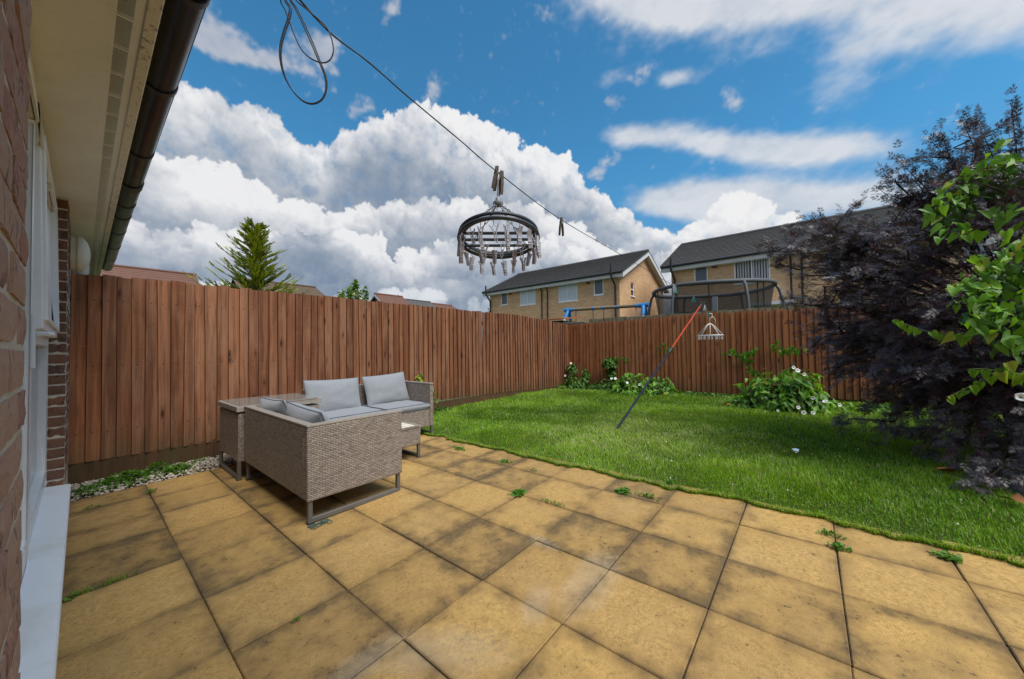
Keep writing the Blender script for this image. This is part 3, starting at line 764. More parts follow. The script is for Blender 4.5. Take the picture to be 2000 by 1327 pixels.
# single bricks, each with a rough face
def rough_brick(l, h, d, seed, amp):
    """brick whose +x face is rough; runs along y, centred in y and z, face at x = 0"""
    n, k = 6, 3
    vs, fs = [], []
    for i in range(n + 1):
        for j in range(k + 1):
            u = -l / 2 + l * i / n; v = -h / 2 + h * j / k
            e = (i in (0, n)) or (j in (0, k))
            q = mnoise.noise((u * 26 + seed * 5.3, v * 30, seed * 1.7)) * amp
            if i in (0, n): u += mnoise.noise((v * 40, seed * 3.1, i)) * 0.0025
            if j in (0, k): v += mnoise.noise((u * 22, seed * 2.3, j + 5)) * 0.0018
            vs.append((q - (0.0025 if e else 0.0), u, v))
    for i in range(n):
        for j in range(k):
            a = i * (k + 1) + j; fs.append((a, a + k + 1, a + k + 2, a + 1))
    b = len(vs)
    rim = [i * (k + 1) for i in range(n + 1)] + [n * (k + 1) + j for j in range(1, k + 1)] + [i * (k + 1) + k for i in range(n - 1, -1, -1)] + [j for j in range(k - 1, 0, -1)]
    vs += [(-d, vs[r_][1], vs[r_][2]) for r_ in rim]
    for i in range(len(rim)): fs.append((rim[i], rim[(i + 1) % len(rim)], b + (i + 1) % len(rim), b + i)[::-1])
    return vs, fs
def brick_meshes(l, mat_, cnt, amp, sm=False):
    r = []
    for q in range(cnt):
        mb = MB(); vs, fs = rough_brick(l, 0.064, 0.05, q + 1.5, amp); mb.add(vs, fs)
        me = mb.mesh('brick', mat_); r.append(me)
    return r
B_st = brick_meshes(0.214, m_brick, 8, 0.0028); B_hd = brick_meshes(0.102, m_brick, 6, 0.0028)
for k in range(30):
    z_ = 0.06 + 0.075 * k + 0.0375
    y = 1.150
    first = True
    while y > -0.15:
        l = 0.102 if (first and k % 2) else 0.214
        me = rnd.choice(B_hd if l < 0.15 else B_st)
        obj('brick', me, wall, (WX + 0.0026 + rnd.uniform(-.0010, .0016), y - l / 2, z_ + rnd.uniform(-.002, .002)),
            (rnd.uniform(-.01, .01) + (pi if rnd.random() < .5 else 0), 0, rnd.uniform(-.012, .012)))
        y -= l + 0.011; first = False
B_rv = brick_meshes(0.086, m_brick2, 8, 0.003); B_ret = brick_meshes(0.205, m_brick2, 4, 0.003)
for k in range(28):
    z_ = 0.205 + 0.075 * k + 0.0375
    obj('brick', rnd.choice(B_rv), pier, (WX - 0.046, 4.150 + rnd.uniform(-.003, .002), z_ + rnd.uniform(-.002, .002)), (rnd.uniform(-.02, .02) + (pi if rnd.random() < .5 else 0), 0, -pi / 2 + rnd.uniform(-.03, .03)))
    y = 4.165
    for q in range(4):
        obj('brick', rnd.choice(B_ret), pier, (WX + rnd.uniform(-.002, .002), y + 0.1025 + (0.11 if k % 2 and q else 0), z_), (rnd.uniform(-.01, .01), 0, 0))
        y += 0.216
        if y > 5.0: break

# white patio door set with side light, sill and hoods
FX = -0.155
def rectring(mb, x0, x1, a0, a1, b0, b1, w, mi=0):
    """frame in the y-z plane, x0..x1 deep, w wide"""
    mb.box(x0, x1, a0, a0 + w, b0, b1, mi); mb.box(x0, x1, a1 - w, a1, b0, b1, mi)
    mb.box(x0, x1, a0 + w, a1 - w, b0, b0 + w, mi); mb.box(x0, x1, a0 + w, a1 - w, b1 - w, b1, mi)
mb = MB(); rectring(mb, -0.235, FX, 1.150, 4.148, 0.245, 2.312, 0.070); mb.box(-0.235, FX, 2.585, 2.655, 0.315, 2.242)
door = part('patio_door', mb, m_upvc, house, bevel=0.004, segs=2)
mb = MB(); rectring(mb, -0.225, FX + 0.018, 1.222, 2.583, 0.320, 2.238, 0.098)
rectring(mb, -0.225, FX + 0.006, 1.320, 2.485, 0.418, 2.140, 0.018)
part('door_leaf', mb, m_upvc, door, bevel=0.005, segs=2)
mb = MB(); mb.box(-0.200, -0.188, 1.338, 2.467, 0.436, 2.122); part('pane', mb, m_glass, door)
mb = MB(); rectring(mb, -0.225, FX + 0.006, 2.657, 4.076, 0.320, 1.290, 0.062); part('lower_frame', mb, m_upvc, door, bevel=0.005, segs=2)
mb = MB(); mb.box(-0.200, -0.188, 2.72, 4.013, 0.383, 1.227); part('pane', mb, m_glass, door)
mb = MB()
ang = 0.018
rectring(mb, -0.06, 0.0, 2.660, 4.074, -0.945, -0.004, 0.066); rectring(mb, -0.05, 0.012, 2.70, 4.034, -0.905, -0.044, 0.026)
mb.box(-0.03, -0.02, 2.726, 4.008, -0.87, -0.07)
mb.v = [(x * cos(ang) - z_ * sin(ang) - 0.128, y, z_ * cos(ang) + x * sin(ang) + 2.236) for x, y, z_ in mb.v]
part('top_hung_sash', mb, m_upvc, door, bevel=0.005, segs=2)
mb = MB()
mb.box(FX + 0.018, FX + 0.030, 2.500, 2.535, 1.115, 1.345)
mb.tube([(FX + 0.03, 2.518, 1.262), (FX + 0.064, 2.518, 1.262), (FX + 0.070, 2.53, 1.262), (FX + 0.070, 2.63, 1.256)], [0.010, 0.010, 0.0105, 0.009], 10)
part('handle', mb, m_upvc, door, bevel=0.003)
for a0, a1 in ((1.86, 2.39), (2.60, 3.09), (3.36, 3.77)):
    mb = MB()
    mb.extrude([(FX + 0.001, a0, 2.305), (-0.130, a0, 2.300), (-0.118, a0, 2.130), (-0.118, a0, 2.118), (-0.126, a0, 2.118), (-0.138, a0, 2.285), (FX + 0.001, a0, 2.290)], (0, a1 - a0, 0))
    mb.box(FX + 0.001, -0.126, a0, a0 + 0.008, 2.120, 2.29); mb.box(FX + 0.001, -0.126, a1 - 0.008, a1, 2.120, 2.29)
    hood = part('vent_hood', mb, m_cream, house)
    mb = MB()
    for q in range(9): mb.box(FX + 0.002, -0.130, a0 + 0.01, a1 - 0.01, 2.125 + q * 0.018, 2.131 + q * 0.018)
    part('louvre', mb, m_cream, hood)
mb = MB(); mb.extrude([(-0.235, 1.150, 0.244), (-0.16, 1.150, 0.244), (-0.046, 1.150, 0.236), (-0.042, 1.150, 0.230), (-0.042, 1.150, 0.196), (-0.05, 1.150, 0.196), (-0.055, 1.150, 0.205), (-0.235, 1.150, 0.205)], (0, 2.998, 0))
part('sill', mb, m_sill, house)
mb = MB(); mb.box(FX - 0.02, FX + 0.004, 4.1485, 4.1535, 0.25, 2.30); part('sealant', mb, m_cream, house)

# soffit in two lengths with a slotted vent strip
mb = MB()
for a0, a1 in ((-4.0, 4.158), (4.162, 8.3)):
    mb.box(-0.40, 0.066, a0, a1, 2.316, 2.328); mb.box(0.1045, 0.1275, a0, a1, 2.316, 2.328)
soffit = part('soffit', mb, m_soffit, house)
mb = MB(); mb.box(0.064, 0.107, -4.0, 8.3, 2.340, 2.346); part('vent_shadow_backing', mb, m_black, soffit)  # black strip stands in for the shade above the vent slots
mb = MB(); y = 0.02
while y < 7.6:
    mb.box(0.066, 0.1045, y, y + 0.010, 2.3165, 2.328)
    for q in range(1, 24): mb.box(0.066, 0.1045, y + 0.010 + q * 0.0076 - 0.0009, y + 0.010 + q * 0.0076 + 0.0008, 2.3165, 2.3185)
    y += 0.1935
kind(part('vent_slats', mb, m_soffit, soffit), 'stuff')
mb = MB(); mb.box(0.128, 0.163, -4.0, 4.159, 2.307, 2.47); mb.box(0.128, 0.163, 4.161, 8.3, 2.307, 2.47)
part('fascia', mb, m_fascia, house, bevel=0.003)
# half round gutter on clips
gr_ = 0.056; gx0, gzz = 0.163 + 0.058, 2.428
mb = MB()
prof = [(gx0 + gr_ * cos(pi + pi * q / 18), gzz + gr_ * sin(pi + pi * q / 18)) for q in range(19)]
inn = [(gx0 + (gr_ - .003) * cos(pi + pi * q / 18), gzz + (gr_ - .003) * sin(pi + pi * q / 18)) for q in range(19)]
poly = prof + [(prof[-1][0] + 0.004, gzz), (prof[-1][0] + 0.004, gzz + 0.006), (inn[-1][0], gzz + 0.006)] + inn[::-1]
n_ = len(poly)
for a0, a1 in ((-4.0, 3.79), (3.79, 7.75)):
    b0 = len(mb.v)
    mb.v += [(x, a0, z_ + (a0 - 3) * -0.001) for x, z_ in poly] + [(x, a1, z_ + (a1 - 3) * -0.001) for x, z_ in poly]
    mb.c += [(.5, .5, .5)] * (2 * n_)
    for q in range(n_): mb.f.append((b0 + q, b0 + (q + 1) % n_, b0 + n_ + (q + 1) % n_, b0 + n_ + q)[::-1]); mb.m.append(0)
mb.add([(x, 7.75, z_) for x, z_ in prof], [tuple(range(19))])
gutter = part('gutter', mb, m_gutter, house, smooth=True, angle=40)
def hoop(y, w, t):
    mb = MB()
    o = [(gx0 + (gr_ + t) * cos(pi * 0.93 + pi * 1.14 * q / 20), gzz + (gr_ + t) * sin(pi * 0.93 + pi * 1.14 * q / 20)) for q in range(21)]
    i_ = [(gx0 + (gr_ + .0005) * cos(pi * 0.93 + pi * 1.14 * q / 20), gzz + (gr_ + .0005) * sin(pi * 0.93 + pi * 1.14 * q / 20)) for q in range(21)]
    for q in range(20):
        P = [o[q], o[q + 1], i_[q + 1], i_[q]]
        mb.add([(x, y - w / 2, z_) for x, z_ in P] + [(x, y + w / 2, z_) for x, z_ in P], [(0, 1, 2, 3), (7, 6, 5, 4), (0, 4, 5, 1), (3, 2, 6, 7)])
    mb.box(0.1635, gx0 - gr_ + .004, y - w / 2, y + w / 2, gzz - 0.030, gzz + 0.02)
    return mb
for y in (0.9, 1.6): part('clip', hoop(y, 0.030, 0.006), m_black, gutter, smooth=True, angle=40)
for y in (2.275, 3.13, 4.30, 4.70, 5.32, 6.10, 6.90): part('clip', hoop(y, 0.032, 0.006), m_black, gutter, smooth=True, angle=40)
part('joint_bracket', hoop(3.79, 0.11, 0.009), m_black, gutter, smooth=True, angle=40)
# roof above the eave
mb = MB(); n_ = 16
for q in range(n_):
    x0, z0 = 0.20 - q * 0.30, 2.47 + q * 0.16
    mb.add([(x0, -4.0, z0 + .02), (x0, 8.3, z0 + .02), (x0 - .33, 8.3, z0 + .176), (x0 - .33, -4.0, z0 + .176), (x0, -4.0, z0), (x0, 8.3, z0)], [(0, 1, 2, 3), (4, 5, 1, 0)])
part('roof', mb, m_redtile, house)

# two domed lamps on the wall beyond the fence end
def wall_lamp(y, z_, r, label):
    t = thing('wall_lamp', label, 'wall lamp', (WX, y, z_), 'domed lamps under the eave')
    X = Matrix.Rotation(pi / 2, 4, 'Y')
    mb = MB(); mb.lathe([(0, 0), (r * 0.98, 0.0), (r * 0.98, 0.036), (r * 1.03, 0.036), (r * 1.03, 0.046), (r * .98, 0.046)], 28, (WX + .003, y, z_), X)
    part('base', mb, m_cream, t, smooth=True, angle=35)
    mb = MB(); mb.lathe([(r * .97 * cos(a), 0.046 + r * .42 * sin(a)) for a in [pi / 2 * q / 10 for q in range(11)]], 28, (WX + .003, y, z_), X)
    part('dome', mb, m_cream, t, smooth=True, angle=50)
wall_lamp(4.92, 2.055, 0.155, 'larger cream domed wall lamp beside the fence end, tucked under the eave')
wall_lamp(5.75, 2.06, 0.155, 'smaller cream domed wall lamp half hidden below the larger one')

# ================================================================ fences
FY = 5.25
def board_mesh(l, w, seed, mat_, edge_left):
    """feather-edged board, base at z = 0, centred in x, front towards -y"""
    k = 7; vs, fs = [], []
    for i in range(k + 1):
        z_ = l * i / k
        e0 = mnoise.noise((z_ * 1.7, seed * 3.3, 0.0)) * 0.005 + mnoise.noise((z_ * 6, seed * 1.3, 4.0)) * 0.002
        e1 = mnoise.noise((z_ * 1.7, seed * 4.1, 9.0)) * 0.005 + mnoise.noise((z_ * 6, seed * 2.3, 7.0)) * 0.002
        bow = mnoise.noise((z_ * 0.9, seed * 2.7, 2.0)) * 0.004
        ty0, ty1 = (0.020, 0.005) if edge_left else (0.005, 0.016)
        vs += [(-w / 2 + e0, -ty0 + bow, z_), (w / 2 + e1, -ty1 + bow, z_), (w / 2 + e1, bow, z_), (-w / 2 + e0, bow, z_)]
    for i in range(k):
        a = i * 4
        for q in range(4): fs.append((a + q, a + (q + 1) % 4, a + 4 + (q + 1) % 4, a + 4 + q))
    fs += [(3, 2, 1, 0), (k * 4, k * 4 + 1, k * 4 + 2, k * 4 + 3)]
    mb = MB(); mb.add(vs, fs); return mb.mesh('fence_board', mat_)
def piecewise(pts):
    xs, zs = zip(*pts); return lambda x: float(np.interp(x, xs, zs))
side = thing('garden_fence', 'long reddish brown closeboard fence beside the sofa running away from the house', 'fence', (4.3, FY, 0))
top_s = piecewise([(-.1, 1.935), (1.0, 1.94), (4.7, 1.941), (6.72, 1.936), (7.7, 1.872), (8.8, 1.808)])
bot_s = piecewise([(-.1, .172), (1.0, .165), (2.9, .215), (4.23, .236), (6.0, .20), (7.5, .135), (8.8, .10)])
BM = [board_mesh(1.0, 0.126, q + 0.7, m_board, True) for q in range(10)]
BM2 = [board_mesh(1.0, 0.126, q + 0.7, m_board2, True) for q in range(3)]
x = -0.012; q = 0
while x < 8.80:
    b0, t0 = bot_s(x) - 0.006, top_s(x) + rnd.uniform(-.013, .010)
    p = 0.098 + rnd.uniform(-.006, .006)
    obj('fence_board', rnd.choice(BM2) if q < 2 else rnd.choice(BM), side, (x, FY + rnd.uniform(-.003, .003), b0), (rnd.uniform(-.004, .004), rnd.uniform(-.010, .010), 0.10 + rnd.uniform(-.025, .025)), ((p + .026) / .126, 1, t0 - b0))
    x += p; q += 1
px_ = [-0.09, 2.9, 5.85, 8.76]
for a, b_ in zip(px_[:-1], px_[1:]):
    mb = MB(); mb.extrude([(a, FY - 0.012, -0.12), (b_, FY - 0.012, -0.12), (b_, FY - 0.012, bot_s(b_) - .004), (a, FY - 0.012, bot_s(a) - .004)], (0, 0.024, 0))
    part('gravel_board', mb, m_gravelboard, side)
    for z_ in (0.42, 1.08, 1.70):
        mb = MB(); mb.beam((a, FY + 0.045, z_), (b_, FY + 0.045, z_), 0.05, 0.075); part('rail', mb, m_board2, side)
for a in px_[1:]:
    mb = MB(); mb.box(a - .05, a + .05, FY + .02, FY + .12, -0.3, 1.80); part('post', mb, m_board2, side)

FXB = 8.80
back = thing('garden_fence', 'dark reddish brown closeboard fence across the far end of the lawn', 'fence', (FXB, 1.0, 0))
top_b = piecewise([(-5, 1.80), (-.5, 1.815), (.13, 1.838), (1.7, 1.868), (3.85, 1.816), (5.3, 1.806)])
bot_b = piecewise([(-5, .19), (0.25, .145), (1.8, .06), (3.0, .05), (5.3, .05)])
BK = [board_mesh(1.0, 0.126, q + 20.7, m_board2, True) for q in range(10)]
y = 5.19
while y > -4.6:
    b0, t0 = bot_b(y), top_b(y) + rnd.uniform(-.011, .009); p = 0.098 + rnd.uniform(-.006, .006)
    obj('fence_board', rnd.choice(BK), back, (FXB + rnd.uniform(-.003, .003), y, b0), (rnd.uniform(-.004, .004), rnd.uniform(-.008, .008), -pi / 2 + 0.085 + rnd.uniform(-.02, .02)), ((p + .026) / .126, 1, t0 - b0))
    y -= p
py_ = [5.2, 2.35, -0.6, -4.6]
for a, b_ in zip(py_[:-1], py_[1:]):
    mb = MB(); mb.extrude([(FXB - 0.012, a, -0.12), (FXB - 0.012, b_, -0.12), (FXB - 0.012, b_, bot_b(b_) - .002), (FXB - 0.012, a, bot_b(a) - .002)], (0.024, 0, 0))
    part('gravel_board', mb, m_gravelboard, back)
    for z_ in (0.40, 1.05, 1.62):
        mb = MB(); mb.beam((FXB + 0.045, a, z_), (FXB + 0.045, b_, z_), 0.05, 0.075); part('rail', mb, m_board2, back)
    mb = MB(); mb.box(FXB + .02, FXB + .12, b_ - .05, b_ + .05, -0.3, 1.72); part('post', mb, m_board2, back)
# older grey fence whose top just shows behind it
nb = thing('neighbour_fence', 'weathered grey fence whose top edge shows just above the far brown fence', 'fence', (9.25, 1.0, 0))
NB = [board_mesh(1.0, 0.135, q + 40.7, m_greywood, True) for q in range(5)]
y = 4.75
while y > -4.6:
    z1 = 1.945 + 0.012 * mnoise.noise((y * 2, 0, 0)) + rnd.uniform(-.012, .012)
    obj('fence_board', rnd.choice(NB), nb, (9.25, y, -0.25), (0, rnd.uniform(-.01, .01), -pi / 2), (1, 1.3, z1 + 0.25)); y -= 0.122
for z_ in (0.4, 1.55):
    mb = MB(); mb.box(9.252, 9.30, -4.6, 4.8, z_, z_ + .08); part('rail', mb, m_greywood, nb)

# ================================================================ houses beyond the far fence
def window(parent, X, y0, y1, z0, z1, panes, fill, nm='window', w=0.055):
    """window in a wall facing -x; panes = list of inner split fractions"""
    mb = MB()
    rectring(mb, X - 0.004, X + 0.05, y0, y1, z0, z1, w)
    for f in panes:
        y = y0 + (y1 - y0) * f; mb.box(X - 0.002, X + 0.05, y - w * .45, y + w * .45, z0 + w, z1 - w)
    mb.box(X - 0.05, X + 0.02, y0 - 0.04, y1 + 0.04, z0 - 0.045, z0 - 0.001)
    f = part(nm, mb, m_upvc, parent)
    mb = MB(); mb.box(X + 0.025, X + 0.035, y0 + w, y1 - w, z0 + w, z1 - w)
    part('pane', mb, fill, f)
    return f
def courses(mb, xe, ze, xr, zr, y0, y1, n, lip=0.055):
    """stepped tile courses from eave to ridge"""
    for q in range(n):
        a, b_ = q / n, (q + 1) / n + 0.15 / n
        xa, za, xb, zb = xe + (xr - xe) * a, ze + (zr - ze) * a, xe + (xr - xe) * min(b_, 1), ze + (zr - ze) * min(b_, 1)
        mb.add([(xa, y0, za + lip), (xa, y1, za + lip), (xb, y1, zb), (xb, y0, zb), (xa, y0, za - .004), (xa, y1, za - .004)], [(0, 1, 2, 3)[::-1], (0, 4, 5, 1)])
def downpipe(parent, X, y, z0, z1, vent=None, bend=0.10):
    mb = MB()
    if vent: P = [(X - 0.47, y + .05, vent), (X - 0.47, y + .05, z1 - 0.10), (X - 0.12, y, z1 - 0.52), (X - 0.10, y, z1 - .62), (X - 0.10, y, z0)]
    else: P = [(X - bend - .16, y, z1), (X - bend - .16, y, z1 - .10), (X - 0.09, y, z1 - 0.32), (X - 0.09, y, z0)]
    mb.tube(P, 0.052 if vent else 0.037, 8)
    for z_ in (z0 + 1.2, z1 - .6, z1 - 1.8): mb.tube([(X - .09, y, z_), (X - .09, y, z_ + .06)], 0.062 if vent else 0.048, 8)
    part('soil_pipe' if vent else 'downpipe', mb, m_black, parent, smooth=True, angle=40)
def far_house(nm, label, X, y0, y1, ze, xr, zr, wins, vent_bricks, pipes, over0, over1, gable_win=None):
    t = thing(nm, label, 'house', (X + 3.6, (y0 + y1) / 2, -0.3))
    xb = 2 * xr - X
    mb = MB()
    walls(mb, 'x', X, y0, y1, -0.3, ze - .05, [w[:4] for w in wins], 0.07)
    g = [gable_win] if gable_win else []
    walls(mb, 'y', y0, X, xb, -0.3, ze - .05, g, 0.07)
    mb.add([(X, y0, ze - .05), (xb, y0, ze - .05), (xr, y0, zr - .14)], [(0, 1, 2)])
    mb.add([(X, y1, -0.3), (xb, y1, -.3), (xb, y1, ze - .05), (X, y1, ze - .05), (xr, y1, zr - .14)], [(0, 1, 2, 3), (3, 2, 4)])
    mb.add([(xb, y0, -.3), (xb, y1, -.3), (xb, y1, ze), (xb, y0, ze)], [(0, 1, 2, 3)])
    part('wall', mb, m_buff, t)
    s_ = (zr - ze) / (xr - X)
    xe, zE = X - 0.32, ze - 0.32 * s_ + .19
    mb = MB(); courses(mb, xe, zE, xr, zr, y0 - over0, y1 + over1, 17)
    courses(mb, 2 * xr - xe, zE, xr, zr, y0 - over0, y1 + over1, 17)
    mb.tube([(xr, y0 - over0, zr + .01), (xr, y1 + over1, zr + .01)], 0.10, 8)
    # bedded verge ends
    for yy in (y0 - over0, y1 + over1):
        for q in range(17):
            a = (q + .5) / 17; mb.box(xe + (xr - xe) * a - .10, xe + (xr - xe) * a + .10, yy - .03, yy + .03, zE + (zr - zE) * a - .03, zE + (zr - zE) * a + .045)
    part('roof', mb, m_slate, t)
    mb = MB()
    mb.box(X - 0.30, X - 0.275, y0 - over0 + .05, y1 + over1 - .05, zE - .25, zE - .015); mb.box(X - 0.275, X + .0, y0 - over0 + .05, y1 + over1 - .05, zE - .25, zE - .235)
    part('fascia', mb, m_fasciaw, t)
    for yy, d in ((y0 - over0, 1), (y1 + over1, -1)):
        mb = MB()
        for x0, x1 in ((xe + .03, xr), (2 * xr - xe - .03, xr)):
            za, zb = zE - .05, zr - .05
            mb.extrude([(x0, yy + .0 * d, za), (x1, yy, zb), (x1, yy, zb - .24), (x0, yy, za - .24)], (0, .024 * d, 0))
            mb.extrude([(x0, yy + .024 * d, za - .21), (x1, yy + .024 * d, zb - .21), (x1, yy + .024 * d, zb - .24), (x0, yy + .024 * d, za - .24)], (0, (over0 if d > 0 else over1) * d - .026 * d, 0))
        part('bargeboard', mb, m_fasciaw, t)
    mb = MB(); mb.tube([(X - .37, y0 - over0, zE - .03), (X - .37, y1 + over1, zE - .03)], 0.058, 8); part('gutter', mb, m_black, t, smooth=True, angle=40)
    for w in wins:
        f = window(t, X + 0.03, *w[:4], w[4], w[5])
        if len(w) > 6 and w[6] == 'blinds':
            mb = MB(); y0_, y1_, z0_, z1_ = w[:4]; y = y0_ + .07
            while y < y1_ - .08:
                if abs(y - (y0_ + (y1_ - y0_) * .5)) > .06: mb.box(X + 0.050, X + 0.054, y, y + .055, z0_ + .06, z1_ - .06)
                y += .098
            part('vertical_blind', mb, m_blindgrey, f)
    if gable_win:
        a0, a1, z0, z1 = gable_win
        mb = MB(); w = .05; yy = y0 + .03
        mb.box(a0, a0 + w, yy, yy + .04, z0, z1); mb.box(a1 - w, a1, yy, yy + .04, z0, z1); mb.box(a0 + w, a1 - w, yy, yy + .04, z0, z0 + w); mb.box(a0 + w, a1 - w, yy, yy + .04, z1 - w, z1)
        mb.box(a0 - .05, a1 + .05, y0 - .05, y0 + .03, z0 - .05, z0 - .001); mb.box(a0 + w, a1 - w, yy + .001, yy + .03, (z0 + z1) / 2 - .025, (z0 + z1) / 2 + .025)
        f = part('window', mb, m_upvc, t); mb = MB(); mb.box(a0 + w, a1 - w, yy + .032, yy + .036, z0 + w, z1 - w); part('pane', mb, m_roomdark, f)
    for y, z_ in vent_bricks:
        mb = MB(); mb.box(X - .008, X + .01, y - .11, y + .11, z_ - .07, z_ + .07)
        for q in range(3):
            for p in range(2): mb.box(X - .012, X - .006, y - .09 + q * .065, y - .045 + q * .065, z_ - .055 + p * .06, z_ - .01 + p * .06)
        part('air_brick', mb, m_redtile, t)
    for p in pipes: downpipe(t, X, *p)
    return t
hA = far_house('brick_house', 'smaller buff brick house with gable end showing, behind the swing', 18.0, 7.56, 16.85, 5.0, 21.66, 6.86,
    [(15.29, 15.87, 4.05, 4.90, [], m_pane_grey), (13.0, 14.24, 3.88, 4.88, [.5], m_glassl), (10.05, 11.33, 3.82, 4.85, [.5], m_glassl), (8.46, 9.04, 3.99, 4.85, [], m_pane_grey)],
    [(15.01, 4.74), (9.36, 4.72)], [(16.75, -.2, 4.92, 5.42), (12.46, -.2, 4.92), (12.05, -.2, 4.92), (7.76, -.2, 4.92, 5.48)], 0.33, 0.40, (19.56, 20.08, 3.97, 4.75))
hB = far_house('brick_house', 'larger buff brick house behind the trampoline, its right half hidden by the purple tree', 18.7, -9.0, 5.17, 5.05, 22.3, 7.0,
    [(3.55, 4.14, 4.09, 4.93, [], m_pane_grey), (1.18, 2.50, 3.87, 4.90, [.5], m_roomdark, 'blinds'), (-1.86, -0.54, 3.74, 4.74, [.62], m_pane_grey), (-5.2, -4.0, 3.8, 4.8, [.5], m_glassl)],
    [(3.26, 4.79)], [(5.0, -.2, 4.95, 5.42), (0.49, 2.86, 4.95), (0.14, -.2, 4.95)], 0.35, 0.40)
mb = MB(); mb.box(17.5, 18.69, 0.42, 1.9, 2.74, 2.86); part('canopy', mb, m_fasciaw, hB)

# roofs in the distance past the side fence
def distant_house(label, x0, x1, y, ridge, eave, m, hip=0.0, gable=False):
    t = thing('distant_house', label, 'house', ((x0 + x1) / 2, y, -0.3))
    mb = MB(); mb.box(x0 + .3, x1 - .3, y - 3.6, y + 3.6, -0.3, eave); part('wall', mb, m_render if gable else m_ownwall, t)
    mb = MB(); n = 14
    for q in range(n):
        a, b_ = q / n, min(1, (q + 1.15) / n)
        ya, za, yb, zb = y - 4.0 + 4.0 * a, eave - .2 + (ridge - eave + .2) * a, y - 4.0 + 4.0 * b_, eave - .2 + (ridge - eave + .2) * b_
        xa1, xb1 = x1 - hip * a, x1 - hip * b_
        mb.add([(x0, ya, za + .035), (xa1, ya, za + .035), (xb1, yb, zb), (x0, yb, zb), (x0, ya, za), (xa1, ya, za)], [(0, 1, 2, 3), (4, 5, 1, 0)])
    mb.add([(x1, y - 4, eave - .2), (x1, y + 4, eave - .2), (x1 - hip, y, ridge), (x0, y + 4, eave - .2), (x0, y, ridge)], [(0, 1, 2), (1, 3, 4, 2)])
    mb.add([(x0 + .3, y - 3.6, eave), (x0 + .3, y + 3.6, eave), (x0 + .3, y, ridge - .1)], [(0, 1, 2)])
    mb.tube([(x0, y, ridge + .03), (x1 - hip, y, ridge + .03)], 0.11, 6)
    part('roof', mb, m, t)
    if gable:
        mb = MB()
        for s in (-1, 1): mb.extrude([(x0 - .02, y, ridge - .02), (x0 - .02, y + 4 * s, eave - .22), (x0 - .02, y + 4 * s, eave - .42), (x0 - .02, y, ridge - .24)], (0.03, 0, 0))
        part('bargeboard', mb, m_fasciaw, t)
distant_house('long red tiled roof over the left end of the side fence', -7.0, 5.42, 35, 6.95, 4.4, m_redtile)
distant_house('low brown tiled roof just right of the conifer', 7.6, 14.8, 35, 7.03, 4.6, m_browntile, 1.0)
distant_house('small red roof with a pale gable, left of the slate roof', 19.6, 23.4, 35, 7.08, 4.6, m_redtile, 0.4, True)
distant_house('small slate grey roof with a pale gable between two red roofs', 23.9, 27.9, 36, 6.98, 4.7, m_slate, 0.3, True)
distant_house('wide red roof nearest the corner of the two brown fences', 27.2, 34.4, 38, 7.15, 4.9, m_redtile, 1.6)

# ================================================================ things in the neighbouring garden
t = thing('garden_shed', 'low shed with an orange brown roof edge behind the fence corner', 'shed', (10.1, 6.45, -0.25))
mb = MB(); mb.box(9.75, 10.6, 6.0, 6.85, -0.25, 2.02); part('wall', mb, m_greywood, t)
mb = MB(); mb.extrude([(9.55, 5.88, 2.03), (10.8, 5.88, 2.16), (10.8, 5.88, 2.20), (9.55, 5.88, 2.075)], (0, 1.1, 0)); part('roof', mb, m_orangewood, t)
t = thing('storage_box', 'low dark storage box at the foot of the swing, right of the orange roofed shed', 'storage box', (9.95, 5.5, -0.25))
mb = MB(); mb.box(9.7, 10.3, 5.2, 5.82, -0.25, 1.86); part('body', mb, m_black, t)
mb = MB(); mb.box(9.66, 10.34, 5.16, 5.86, 1.865, 1.93); part('lid', mb, m_leg, t, bevel=.01)

sw = thing('swing_frame', 'wooden swing frame with bright blue brackets in front of the buff house', 'swing', (12.0, 5.65, -0.25))
mb = MB(); mb.tube([(12, 7.25, 2.605), (12, 4.06, 2.525)], 0.062, 12); part('beam', mb, m_pole, sw, smooth=True, angle=40)
for y, z_, s in ((7.10, 2.60, 1), (4.22, 2.53, -1)):
    mb = MB(); mb.tube([(12, y + .17, z_ + .004 * s), (12, y - .17, z_ - .004 * s)], 0.078, 12)
    for d in (-1, 1): mb.tube([(12 + .02 * d, y, z_ - .02), (12 + .22 * d, y + .05 * s, z_ - .36)], 0.072, 10)
    part('bracket', mb, m_bluepl, sw, smooth=True, angle=40)
    for d in (-1, 1):
        mb = MB(); mb.tube([(12 + .21 * d, y + .047 * s, z_ - .34), (12 + 1.0 * d, y + .30 * s, -0.25)], 0.055, 10)
        part('leg', mb, m_whitepost if d < 0 else m_pole, sw, smooth=True, angle=40)
for y in (6.78, 6.07, 5.65, 5.12, 4.47):
    z_ = 2.525 + (y - 4.06) * .025
    mb = MB(); mb.tube([(12, y - .03, z_), (12, y + .03, z_)], 0.070, 10); mb.tube([(12, y, z_ - .06), (12, y, z_ - .12)], 0.02, 6)
    part('hanger', mb, m_bluepl, sw, smooth=True, angle=40)
    mb = MB(); mb.tube([(12, y, z_ - .10), (12.0, y + .02, 0.6)], 0.012, 5); part('rope', mb, m_black if y != 4.47 else m_whitepost, sw)
for y in (6.42, 5.39):
    mb = MB(); mb.box(11.85, 12.15, y - .36, y + .36, 0.57, 0.60); part('seat', mb, m_black, sw)

